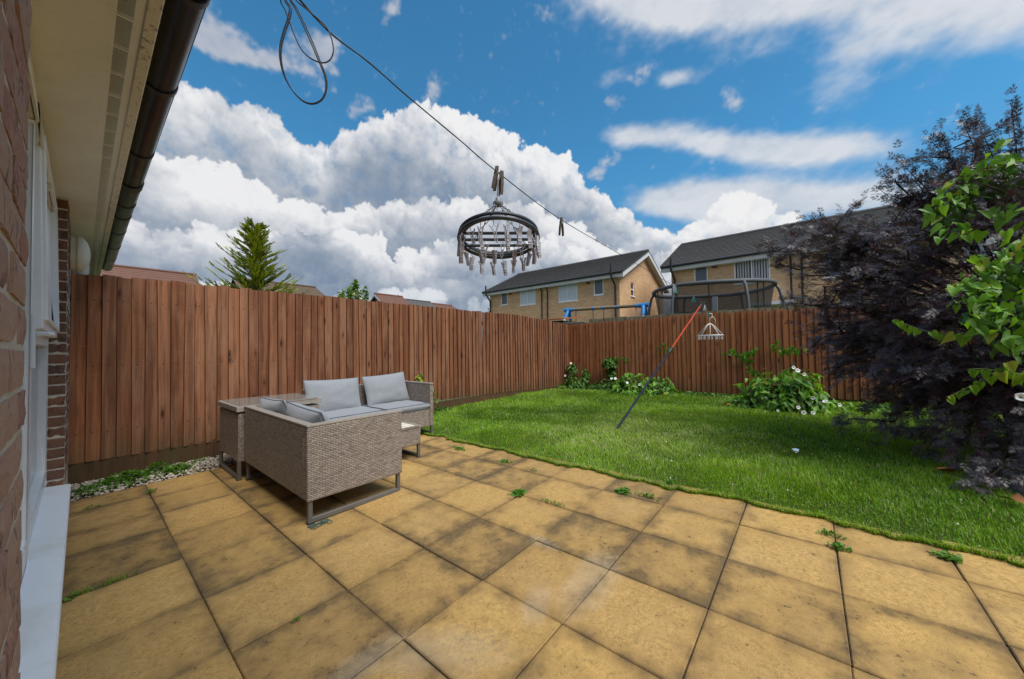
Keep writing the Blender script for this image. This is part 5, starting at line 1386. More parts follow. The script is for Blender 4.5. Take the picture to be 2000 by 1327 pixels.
# small white peg hanger farther along
S0 = Vector((7.755, 1.462, 1.350))
sh = thing('sock_hanger', 'small white umbrella shaped hanger in front of the far fence', 'hanger', tuple(S0))
mb = MB(); mb.tube([S0 + Vector((.215 * cos(2 * pi * q / 32), .215 * sin(2 * pi * q / 32), 0)) for q in range(32)], .011, 6, closed=True)
mb.tube([S0 + Vector((.11 * cos(2 * pi * q / 24), .11 * sin(2 * pi * q / 24), .003)) for q in range(24)], .006, 6, closed=True)
for k in range(4): mb.tube([S0 + Vector((.215 * cos(pi * k / 4), .215 * sin(pi * k / 4), 0)), S0 - Vector((.215 * cos(pi * k / 4), .215 * sin(pi * k / 4), 0))], .007, 5)
part('rim', mb, m_white, sh, smooth=True, angle=40)
for k in range(8):
    a = 2 * pi * k / 8 + .2; mb = MB(); mb.tube([S0 + Vector((0, 0, .24)), S0 + Vector((.07 * cos(a), .07 * sin(a), .19)), S0 + Vector((.21 * cos(a), .21 * sin(a), .008))], .0075, 5); part('arm', mb, m_white if k % 2 else m_cream2, sh, smooth=True)
mb = MB(); mb.tube([S0 + Vector((0, 0, .22)), S0 + Vector((0, 0, .33)), S0 + Vector((.03, -.045, .37)), S0 + Vector((.02, -.03, .42)), S0 + Vector((-.03, .03, .43))], .009, 6); part('hook', mb, m_cream2, sh, smooth=True)
mb = MB(); mb.tube([S0 + Vector((.0, .0, .33)), S0 + Vector((.02, -.06, .355)), S0 + Vector((.03, -.09, .29)), S0 + Vector((.01, -.085, .20))], .007, 5); part('cord', mb, m_cream2, sh, smooth=True)
for q in range(18):
    a = 2 * pi * q / 18; R = .20 if q % 3 else .12
    mb = MB()
    for s in (-1, 1): mb.beam((S0.x + R * cos(a) + s * .012, S0.y + R * sin(a), S0.z - .012), (S0.x + R * cos(a) + s * .006, S0.y + R * sin(a), S0.z - .075), .018, .009)
    part('clip', mb, m_white, sh)

# prop holding the line up
A, B = Vector((4.428, 1.973, 0.050)), Vector((6.975, 1.426, 1.905)); M_ = A + (B - A) * .567
pr = thing('line_prop', 'leaning clothes line prop, orange red above and navy below', 'line prop', tuple(A))
mb = MB(); mb.tube([A, M_], .0150, 10); part('lower_pole', mb, m_navy, pr, smooth=True, angle=40)
mb = MB(); mb.tube([M_, B - (B - A).normalized() * .09], .0128, 10); part('upper_pole', mb, m_orange, pr, smooth=True, angle=40)
d = (B - A).normalized()
mb = MB(); mb.tube([M_ - d * .07, M_ + d * .02, M_ + d * .06], [.021, .021, .014], 10); part('collar', mb, m_black, pr, smooth=True, angle=40)
mb = MB(); e = B - d * .11; sd = Vector((0.2, -1, 0.1)).normalized()
mb.tube([e, e + d * .05], .016, 8)
for s in (-1, 1): mb.tube([e + d * .05, e + d * .08 + sd * .028 * s, e + d * .145 + sd * .032 * s, e + d * .165 + sd * .018 * s], .0085, 6)
part('fork', mb, m_black, pr, smooth=True, angle=40)
mb = MB(); mb.tube([A - d * .01, A + d * .05], .017, 8); part('foot', mb, m_rubber, pr)

# ================================================================ lawn grass
def blades(name, pos, hgt, wid, lean, az_, tint, m, parent=None):
    """grass blades as one mesh: 5 vertices, 2 faces each"""
    n = len(pos); d = np.stack([np.cos(az_), np.sin(az_), np.zeros(n)], 1); s = np.stack([-np.sin(az_), np.cos(az_), np.zeros(n)], 1)
    zv = np.array((0, 0, 1.0)); h = hgt[:, None]; w = wid[:, None]; l = lean[:, None]
    m1 = pos + zv * h * .55 + d * h * l * .30; tp_ = pos + zv * h * (1 - .25 * l) + d * h * l
    V = np.stack([pos - s * w / 2, pos + s * w / 2, m1 + s * w * .42, m1 - s * w * .42, tp_], 1).reshape(-1, 3)
    idx = (np.arange(n) * 5)[:, None] + np.array([0, 1, 2, 3, 3, 2, 4])[None, :]
    me = bpy.data.meshes.new(name)
    me.vertices.add(n * 5); me.vertices.foreach_set('co', V.ravel())
    me.loops.add(n * 7); me.loops.foreach_set('vertex_index', idx.ravel())
    me.polygons.add(n * 2); me.polygons.foreach_set('loop_start', np.stack([np.arange(n) * 7, np.arange(n) * 7 + 4], 1).ravel())
    me.update(calc_edges=True)
    at = me.attributes.new('tint', 'FLOAT_COLOR', 'POINT'); c = np.ones((n, 5, 4)); c[:, :, :3] = tint[:, None, :]; c[:, 4, 0] = np.minimum(1, c[:, 4, 0] * 1.25)
    at.data.foreach_set('color', c.ravel()); me.materials.append(m)
    return obj(name, me, parent)
def vnoise(x, y, s, seed):
    """cheap smooth value noise on arrays"""
    r_ = np.random.default_rng(seed); G = r_.random((64, 64)); x, y = x * s + 31.3, y * s + 17.7
    i, j = np.floor(x).astype(int), np.floor(y).astype(int); fx, fy = x - i, y - j; fx, fy = fx * fx * (3 - 2 * fx), fy * fy * (3 - 2 * fy)
    g = lambda a, b_: G[a % 64, b_ % 64]
    return (g(i, j) * (1 - fx) + g(i + 1, j) * fx) * (1 - fy) + (g(i, j + 1) * (1 - fx) + g(i + 1, j + 1) * fx) * fy
def lawn_grid():
    xs = np.linspace(2.7, 9.0, 120); ys = np.linspace(-6, 5.4, 200)
    return xs, ys, np.array([[lawn_z(x, y) for x in xs] for y in ys])
GXS, GYS, GZS = lawn_grid()
def lz(x, y):
    u = np.clip((x - GXS[0]) / (GXS[1] - GXS[0]), 0, len(GXS) - 1.001); v = np.clip((y - GYS[0]) / (GYS[1] - GYS[0]), 0, len(GYS) - 1.001)
    i, j = u.astype(int), v.astype(int); fu, fv = u - i, v - j
    return (GZS[j, i] * (1 - fu) + GZS[j, i + 1] * fu) * (1 - fv) + (GZS[j + 1, i] * (1 - fu) + GZS[j + 1, i + 1] * fu) * fv
def grass():
    N = 900000
    y = NR.uniform(-3.4, 5.22, N); e = 2.990 + 0.020 * np.sin(y * 1.9 + 1.0) + 0.014 * np.sin(y * 5.3) + 0.012 * np.sin(y * 11.7 + 2)
    e = e + .040 * (vnoise(y, y * 0, 4.0, 21) - .5) + .050 * (vnoise(y, y * 0, 24.0, 22) - .5)
    x = e - 0.006 + NR.random(N) ** 1.35 * (8.78 - e)
    dist = np.hypot(x, y); keep = (NR.random(N) < np.clip(4.6 / dist ** 1.25, 0, 1) * .52) & (x * -0.463 - y * 1.684 < 1.6)
    x, y, e, dist = x[keep], y[keep], e[keep], dist[keep]; n = len(x)
    cl = vnoise(x, y, 2.1, 1); c2 = vnoise(x, y, 7.0, 2); c3 = vnoise(x, y, 0.8, 3)
    edge = np.clip((x - e) / 0.50, 0, 1)
    # worn pale patch with silvery grass round the prop's foot
    pale = np.exp(-(((x - 4.35) / 1.1) ** 2 + ((y - 1.75) / 1.05) ** 2)) * (.65 + .8 * c2)
    pale = np.maximum(pale, np.exp(-(((x - 3.6) / .5) ** 2 + ((y - 1.1) / .35) ** 2)) * .4)
    h = (.018 + .026 * cl + .018 * c2) * NR.uniform(.55, 1.45, n) * (.34 + .66 * edge) * (1 - .30 * np.clip(pale, 0, 1))
    w = (.0024 + .00060 * dist) * NR.uniform(.7, 1.3, n)
    ln_ = NR.uniform(.05, .95, n) ** 1.0 * (.55 + .5 * c2)
    a = NR.uniform(0, 2 * pi, n) * .75 + c3 * 9.0
    t0 = np.clip(.32 + .55 * (c3 - .5) + .45 * (cl - .5) + .25 * (c2 - .5) + NR.normal(0, .17, n) + .42 * np.clip(pale, 0, 1), 0, 1)
    t1 = np.where(NR.random(n) < .42 * np.clip(pale, 0, 1) + .10 * (c2 > .78), 1.0, NR.random(n))
    P = np.stack([x, y, lz(x, y) - .003], 1)
    kind(blades('grass', P, h, w, ln_, a, np.stack([t0, t1, t0], 1), m_grass), 'stuff')
    # rough fringe hanging over the flags
    N = 12000; y = NR.uniform(-2.3, 4.2, N); e = 2.990 + 0.020 * np.sin(y * 1.9 + 1.0) + 0.014 * np.sin(y * 5.3) + 0.012 * np.sin(y * 11.7 + 2)
    e = e + .040 * (vnoise(y, y * 0, 4.0, 21) - .5) + .050 * (vnoise(y, y * 0, 24.0, 22) - .5)
    x = e + np.abs(NR.normal(0.0, .016, N)) - .022 * vnoise(y, y * 0, 9.0, 8); 
    P = np.stack([x, y, GA * x + GB * y + .001], 1)
    kind(blades('grass_fringe', P, NR.uniform(.012, .050, N), NR.uniform(.0028, .0048, N), NR.uniform(.1, 1.25, N), pi + NR.normal(0, 1.3, N), np.stack([NR.uniform(.1, .7, N), np.where(NR.random(N) < .16, 1.0, .2), NR.random(N)], 1), m_grass), 'stuff')
    # clover heads
    k = 24; x = 3.05 + NR.random(k) ** 2.2 * 2.6; y = NR.uniform(-.9, 3.9, k)
    mbv, mbf = [], []
    for q in range(6):
        for s in range(3): mbv.append((.5 * cos(q * pi / 3) * (1, .8, 0)[s], .5 * sin(q * pi / 3) * (1, .8, 0)[s], (0, .45, .6)[s]))
    for q in range(6):
        b0, c0 = q * 3, ((q + 1) % 6) * 3; mbf += [(b0, c0, c0 + 1, b0 + 1), (b0 + 1, c0 + 1, c0 + 2, b0 + 2)]
    R = np.tile(np.eye(3), (k, 1, 1))
    kind(scatter('clover_flowers', mbv, mbf, R, NR.uniform(.007, .013, k), np.stack([x, y, lz(x, y) + NR.uniform(.025, .055, k)], 1), np.ones((k, 3)), m_petal), 'stuff')
    # broad clover leaves at the lawn's edge
    k = 1500; y = NR.uniform(-1.6, 4.0, k); x = 3.0 + NR.random(k) ** 2 * .9 + .05
    q3 = NR.standard_normal((k, 3)) * .35 + (0, 0, 1); a = NR.uniform(0, 2 * pi, k)
    kind(scatter('clover', OV, OF, rotmats(np.stack([np.cos(a), np.sin(a), NR.normal(0, .2, k)], 1), q3), NR.uniform(.010, .022, k), np.stack([x, y, lz(x, y) + NR.uniform(.02, .045, k)], 1), np.stack([NR.uniform(.3, 1, k), NR.random(k) * .9, NR.random(k)], 1), m_weed, smooth=True), 'stuff')
grass()

# ================================================================ gravel and weeds
def gravel():
    k = 2600; x = NR.uniform(-.05, 1.9, k); y = 4.745 + NR.random(k) * .485
    layer = NR.random(k); s = NR.uniform(.006, .014, k) * np.where(NR.random(k) < .1, 1.5, 1)
    ph = (1 + 5 ** .5) / 2; iv = np.array([(-1, ph, 0), (1, ph, 0), (-1, -ph, 0), (1, -ph, 0), (0, -1, ph), (0, 1, ph), (0, -1, -ph), (0, 1, -ph), (ph, 0, -1), (ph, 0, 1), (-ph, 0, -1), (-ph, 0, 1)]) / 1.9
    iv = iv * np.array((1.25, .95, .7)) + NR.normal(0, .12, iv.shape)
    fi = [(0, 11, 5), (0, 5, 1), (0, 1, 7), (0, 7, 10), (0, 10, 11), (1, 5, 9), (5, 11, 4), (11, 10, 2), (10, 7, 6), (7, 1, 8), (3, 9, 4), (3, 4, 2), (3, 2, 6), (3, 6, 8), (3, 8, 9), (4, 9, 5), (2, 4, 11), (6, 2, 10), (8, 6, 7), (9, 8, 1)]
    z_ = GA * x + GB * y - .012 + .030 * np.clip((y - 4.74) / .12, 0, 1) * (.7 + .3 * layer) + layer * .008
    d = NR.standard_normal((k, 3)); d[:, 2] *= .35; nn = NR.standard_normal((k, 3)) * .35 + (0, 0, 1)
    kind(scatter('gravel', iv, fi, rotmats(d, nn), s, np.stack([x, y, z_], 1), NR.random((k, 3)), m_gravel), 'stuff')
gravel()
mb = MB(); mb.add([(-.1, 4.73, gz(0, 4.73) - .015), (3.2, 4.73, gz(3.2, 4.73) - .015), (3.2, 5.25, gz(3.2, 5.25) - .004), (-.1, 5.25, gz(0, 5.25) - .004)], [(0, 1, 2, 3)])
kind(obj('gravel_bed', mb.mesh('gravel_bed', m_bed)), 'structure')

LL = [(0, 0, 0), (.16, .2, .01), (.12, .4, .0), (.30, .55, .0), (.15, .72, -.03), (0, 1, -.12), (-.15, .72, -.03), (-.30, .55, 0), (-.12, .4, 0), (-.16, .2, .01)]
LLF = [(0, 1, 2, 8, 9), (2, 3, 4, 6, 7, 8), (4, 5, 6)]
def weed(nm, label, x, y, rx, ry, n, size, hgt, seed, grp=None, m=None, cat='weed', spike=False):
    r_ = np.random.default_rng(seed); q = np.clip(r_.standard_normal((n, 2)) * .5, -1.0, 1.0)
    P = np.stack([x + q[:, 0] * rx, y + q[:, 1] * ry, np.zeros(n)], 1); rad = np.hypot(q[:, 0], q[:, 1])
    P[:, 2] = GA * P[:, 0] + GB * P[:, 1] + .003 + hgt * r_.random(n) * np.clip(1.2 - rad, .1, 1)
    a = r_.uniform(0, 2 * pi, n); up_ = r_.uniform(.5, 1.8, n) if spike else r_.uniform(-.1, .6, n)
    o = scatter(nm, LL, LLF, rotmats(np.stack([np.cos(a), np.sin(a), up_], 1), r_.standard_normal((n, 3)) * .4 + (0, 0, 1)), size * r_.uniform(.6, 1.3, n), P, r_.random((n, 3)) * (1, .9, 1), m or m_weed, None, (x, y, gz(x, y)))
    return tag(o, label, cat, grp)
for q, (x, y, rx, ry, n, s_, h, lab) in enumerate([
    (.03, 4.90, .11, .10, 190, .036, .06, 'small green weed in the gravel by the end of the white sill'),
    (.27, 4.98, .23, .17, 640, .044, .10, 'largest bright green weed clump in the gravel under the fence'),
    (.50, 5.08, .15, .09, 240, .042, .11, 'green weed clump at the fence foot, right of the largest clump'),
    (.63, 4.93, .14, .11, 320, .040, .08, 'green weed clump in front of the fence near the rattan corner table'),
    (.80, 5.10, .12, .06, 90, .028, .06, 'thin trailing weed at the fence foot nearest the corner table')]):
    weed('weed', lab, x, y, rx, ry, n, s_, h, 100 + q, 'weeds in the gravel strip')
for q, (x, y, rx, ry, n, s_, lab, sp_) in enumerate([
    (.392, 4.40, .03, .06, 34, .030, 'tiny weed in the joint between the two far left flags', True),
    (.06, 4.36, .05, .02, 18, .024, 'pair of tiny seedlings on the flags by the white sill', True),
    (-.035, 2.80, .02, .02, 12, .036, 'broad leaved weed at the sill edge with grass in the joint beside it', False),
    (2.212, 1.790, .055, .045, 70, .055, 'largest dandelion like weed in the middle of the patio joints', False),
    (2.215, 1.47, .02, .12, 50, .022, 'thin weed trail in the joint just right of the largest patio weed', True),
    (2.70, 1.14, .05, .05, 70, .052, 'second dandelion like weed, in the joint near the lawn edge', False),
    (2.715, .96, .03, .10, 60, .028, 'weed trail in the joint right of the second dandelion like weed', True),
    (2.73, 2.38, .04, .08, 60, .034, 'small weed in the joint near the lawn, beyond the middle of the patio', False),
    (2.78, 3.12, .05, .12, 90, .036, 'weed patch in the joint beside the coffee table end of the lawn', False),
    (3.06, .905, .03, .03, 60, .034, 'leafy weed growing where the lawn meets a joint between two flags', True),
    (2.80, -.07, .03, .06, 60, .026, 'upper of the two grassy tufts in the joint at the lower right', True),
    (2.65, -.095, .03, .05, 70, .030, 'lower of the two grassy tufts in the joint at the lower right', True),
    (2.87, -.525, .05, .05, 90, .036, 'weed tuft at the right end of the patio near the lawn', False),
    (2.69, 2.00, .02, .07, 22, .022, 'faint moss like weed in the joint left of the second dandelion like weed', True),
    (.60, 1.74, .02, .02, 14, .018, 'tiny moss tuft in a joint at the lower left of the patio', True)]):
    weed('joint_weed', lab, x, y, rx * .85, ry * .9, n, s_ * .82, .018, 200 + q, 'weeds in the paving joints', spike=sp_)
k = 120; x = NR.uniform(-.02, .20, k); y = 2.82 + (x - 0) * .05 + NR.normal(0, .006, k)
tag(blades('joint_grass', np.stack([x, y, GA * x + GB * y], 1), NR.uniform(.012, .045, k), NR.uniform(.002, .0035, k), NR.uniform(.2, 1.2, k), NR.uniform(0, 2 * pi, k), NR.random((k, 3)) * (.6, .9, 1), m_grass), 'line of dark grass in the joint running from the white sill', 'weed', 'weeds in the paving joints')

# ================================================================ bindweed along the fence
LM = {m.name: [heart_mesh(q, m) for q in range(5)] for m in (m_leaf, m_leafd, m_leafy, m_vine)}
def funnel(r, l):
    mb = MB(); n = 15; prof = [(.10, 0, .12), (.13, .35, .13), (.30, .72, .32), (.72, .94, .74), (1.0, 1.0, 1.0), (.98, .97, .98)]
    vs, fs = [], []
    for i, (q, z_, _) in enumerate(prof):
        for j in range(n):
            a = 2 * pi * j / n; k = 1 + (.07 * cos(5 * a) if i > 2 else 0); vs.append((q * r * k * cos(a), q * r * k * sin(a), z_ * l + (.05 * r * sin(5 * a + 1) if i > 3 else 0)))
    for i in range(len(prof) - 1):
        for j in range(n): fs.append((i * n + j, i * n + (j + 1) % n, (i + 1) * n + (j + 1) % n, (i + 1) * n + j))
    mb.add(vs, fs, 0); mb.add([(.12 * r * cos(2 * pi * j / 8), .12 * r * sin(2 * pi * j / 8), l * .30) for j in range(8)], [tuple(range(8))], 1)
    return mb.mesh('flower', [m_petal, m_petalc], smooth=True)
FL = [funnel(.036, .052), funnel(.032, .055)]
def flowers(t, pts, seed, face=(-.75, -.35, .35)):
    r_ = random.Random(seed)
    for p in pts:
        d = (Vector(face) + Vector((r_.uniform(-.35, .35), r_.uniform(-.5, .5), r_.uniform(-.3, .4)))).normalized()
        q = d.to_track_quat('Z', 'Y').to_matrix()
        obj('flower', FL[r_.randrange(2)], t, Vector(p) - d * .03, q, r_.uniform(.72, .95))
def orient(d, nrm):
    d = Vector(d).normalized(); x = d.cross(Vector(nrm)); x = x.normalized() if x.length > 1e-5 else d.orthogonal().normalized(); z_ = x.cross(d)
    return Matrix(((x.x, d.x, z_.x), (x.y, d.y, z_.y), (x.z, d.z, z_.z)))
def mound(nm, label, cat, base, blobs, nparts, nstuff, size, m, seed, fl=(), stems=(), young=0.0, grp=None, view=(-.82, -.25, .5)):
    """heap of heart shaped leaves over ellipsoids: the outer ones facing the garden as parts, the rest as one mass"""
    t = thing(nm, label, cat, base, grp); r_ = np.random.default_rng(seed); rr = random.Random(seed)
    def pts(n, shell):
        out = []
        for c, rad, w in blobs:
            k = max(1, int(n * w)); q = r_.standard_normal((k, 3)); q[:, 2] = np.abs(q[:, 2]) * (1 if shell else .9) - (.15 if shell else 0); q /= np.linalg.norm(q, axis=1, keepdims=True)
            if shell:
                v_ = np.array(view); flip = (q @ v_) < -.05; q[flip, 0] *= -1; 
            rad_ = np.array(rad) * (r_.uniform(.90, 1.06, (k, 1)) if shell else r_.random((k, 1)) ** .4 * .95)
            p = np.array(c) + q * rad_ * (1 + .13 * np.sin(q[:, :1] * 7 + seed) * np.cos(q[:, 1:2] * 6 + seed * 2)); out.append(np.concatenate([p, q], 1))
        return np.concatenate(out)
    A_ = pts(nstuff, False); p, q = A_[:, :3], A_[:, 3:]; p[:, 2] = np.maximum(p[:, 2], base[2] + .02)
    D_ = q * .6 + r_.standard_normal(q.shape) * .35 - (0, 0, .5); N_ = q * .8 + (0, 0, .7) + r_.standard_normal(q.shape) * .3
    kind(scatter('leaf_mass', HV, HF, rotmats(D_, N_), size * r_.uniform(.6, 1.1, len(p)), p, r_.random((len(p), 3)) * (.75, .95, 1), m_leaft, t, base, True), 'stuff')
    for row in pts(nparts, True):
        p, q = Vector(row[:3]), Vector(row[3:])
        if p.z < base[2] + .02: p.z = base[2] + .02 + rr.random() * .03
        D_ = q * .45 + Vector((rr.gauss(0, .35), rr.gauss(0, .45), rr.gauss(0, .25) - .75)); N_ = q * .9 + Vector((rr.gauss(0, .28), rr.gauss(0, .28), .55 + rr.gauss(0, .2)))
        mm = m_leafy if rr.random() < young * max(0.0, q.z + .3) else m
        obj('leaf', LM[mm.name][rr.randrange(5)], t, p, orient(D_, N_), size * rr.uniform(.65, 1.25))
    for P in stems:
        mb = MB(); mb.tube(spline(P, 5), .0035, 5); part('stem', mb, m_stem, t, smooth=True)
    flowers(t, fl, seed)
    return t
def climb(t, path, n, size, m, seed, spread=.07, nrm=(-1, 0, .1), stem=True):
    rr = random.Random(seed); S = spline(path, 8)
    if stem:
        mb = MB(); mb.tube(S, .003, 5); part('stem', mb, m_stem, t, smooth=True)
    for k in range(n):
        p = S[int((k + rr.random()) / n * (len(S) - 1))] + Vector((rr.gauss(0, .02) - .02, rr.gauss(0, spread), rr.gauss(0, spread)))
        obj('leaf', LM[m.name][rr.randrange(5)], t, p, orient((rr.gauss(0, .25), rr.gauss(0, .5), -1 + rr.gauss(0, .35)), Vector(nrm) + Vector((rr.gauss(0, .3), rr.gauss(0, .35), rr.gauss(0, .3) + .25))), size * rr.uniform(.6, 1.2))
zb = lambda x, y: lawn_z(x, y)
mound('bindweed_bush', 'large bright green bindweed mound with big white flowers by the purple tree', 'bush', (7.35, .38, zb(7.3, .4)),
      [((7.38, .46, .12), (.60, .52, .50), .50), ((7.42, .16, .14), (.55, .36, .63), .38), ((7.30, .88, .08), (.42, .22, .22), .12)], 290, 900, .115, m_leaf, 31,
      [(6.98, .195, .80), (6.98, .150, .75), (6.96, .075, .70), (6.82, -.02, .37), (6.78, .15, .22), (6.76, .09, .15), (6.74, .39, .15), (6.72, .20, .09), (6.76, .54, .105), (6.78, -.01, .155), (7.0, -.16, .30)],
      [[(7.2, .8, .4), (7.1, .74, .60), (7.05, .68, .70), (7.1, .62, .66)], [(7.2, .66, .5), (7.0, .60, .72), (7.02, .55, .78), (7.06, .57, .72)]], .10)
mound('bindweed_bush', 'broad leafy bindweed heap behind the prop with a few white flowers', 'bush', (8.15, 2.98, zb(8.1, 3.0)),
      [((8.15, 3.18, .0), (.54, .40, .54), .48), ((8.15, 2.70, .0), (.50, .50, .46), .40), ((8.3, 2.35, .0), (.35, .25, .18), .12)], 290, 1000, .105, m_leaf, 33,
      [(7.72, 3.48, .43), (7.74, 3.40, .43), (7.68, 3.10, .36), (7.68, 2.83, .34), (7.62, 3.0, .08)], young=.05)
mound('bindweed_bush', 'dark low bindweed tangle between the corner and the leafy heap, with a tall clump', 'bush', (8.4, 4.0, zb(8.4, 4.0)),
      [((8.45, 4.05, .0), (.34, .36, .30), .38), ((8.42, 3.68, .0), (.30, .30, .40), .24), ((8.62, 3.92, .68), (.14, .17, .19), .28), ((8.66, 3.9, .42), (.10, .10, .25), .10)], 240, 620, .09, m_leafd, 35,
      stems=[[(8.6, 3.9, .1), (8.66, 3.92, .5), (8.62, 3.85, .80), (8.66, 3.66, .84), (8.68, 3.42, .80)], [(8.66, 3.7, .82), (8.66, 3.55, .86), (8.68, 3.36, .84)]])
t = bpy.data.objects['bindweed_bush.002']
climb(t, [(8.64, 3.95, .84), (8.66, 3.72, .86), (8.67, 3.44, .82)], 22, .075, m_leaf, 71, .035, stem=False)
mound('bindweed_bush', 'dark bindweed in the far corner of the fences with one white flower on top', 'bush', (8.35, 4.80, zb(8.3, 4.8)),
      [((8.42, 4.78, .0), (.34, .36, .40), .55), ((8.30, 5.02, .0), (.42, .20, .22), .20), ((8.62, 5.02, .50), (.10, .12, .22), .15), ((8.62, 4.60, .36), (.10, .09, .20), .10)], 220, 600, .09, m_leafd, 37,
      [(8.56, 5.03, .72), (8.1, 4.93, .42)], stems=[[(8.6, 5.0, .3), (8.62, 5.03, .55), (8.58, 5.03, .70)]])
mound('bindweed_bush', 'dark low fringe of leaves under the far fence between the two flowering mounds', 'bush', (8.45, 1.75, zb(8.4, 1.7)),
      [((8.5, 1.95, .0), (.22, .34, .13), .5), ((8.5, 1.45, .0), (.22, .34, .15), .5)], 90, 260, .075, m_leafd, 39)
mound('bindweed_bush', 'low green leaves at the foot of the fence behind the purple tree', 'bush', (7.9, -.45, zb(7.9, -.45)),
      [((7.9, -.35, .02), (.40, .34, .20), .5), ((8.1, -.85, .0), (.4, .4, .22), .5)], 120, 260, .08, m_leaf, 41, [(7.25, -.32, .24)])
mound('shrub_sprig', 'yellow leaved sprig left of the large flowering mound', 'shrub', (7.15, 1.02, zb(7.1, 1.0)), [((7.18, 1.0, .05), (.20, .14, .17), 1.0)], 40, 60, .075, m_leafy, 43)
c1 = thing('climbing_bindweed', 'climbing bindweed hanging down the far fence left of the large mound', 'climber', (8.72, 1.0, .47), 'bindweed climbing the far fence')
climb(c1, [(8.72, 1.40, .97), (8.71, 1.22, 1.03), (8.72, 1.08, .93), (8.70, .96, 1.00), (8.71, .84, 1.07)], 30, .085, m_leaf, 51, .035)
climb(c1, [(8.70, .95, 1.02), (8.69, .98, .85), (8.70, .92, .66), (8.70, .82, .42)], 36, .09, m_leaf, 52, .045)
c2 = thing('climbing_bindweed', 'short spray of bindweed on the far fence just left of the purple tree', 'climber', (8.72, .3, 1.05), 'bindweed climbing the far fence')
climb(c2, [(8.70, .55, 1.16), (8.70, .42, 1.06), (8.69, .25, 1.02), (8.70, .05, 1.07)], 34, .085, m_leaf, 53, .04)
c3 = thing('climbing_bindweed', 'little bindweed shoot on the far fence behind the prop', 'climber', (8.72, 2.5, 1.15), 'bindweed climbing the far fence')
climb(c3, [(8.72, 2.72, 1.10), (8.71, 2.60, 1.18), (8.71, 2.50, 1.10), (8.72, 2.40, 1.16)], 14, .08, m_leaf, 54, .04)
mound('young_shrub', 'yellow green sprig peeping over the arm of the sofa by the fence', 'shrub', (3.55, 5.0, gz(3.5, 5.0)),
      [((3.62, 5.02, .66), (.07, .06, .09), .35), ((3.60, 5.05, .45), (.08, .06, .22), .3), ((3.84, 4.98, .25), (.10, .10, .28), .35)], 60, 90, .055, m_leafy, 45, stems=[[(3.6, 5.05, 0), (3.6, 5.05, .4), (3.62, 5.03, .7)]])
mound('young_shrub', 'dark low weeds at the side fence foot beyond the sofa', 'shrub', (4.15, 5.02, gz(4.1, 5.0)), [((4.1, 5.05, .0), (.30, .12, .14), 1.0)], 60, 150, .055, m_leafd, 47)

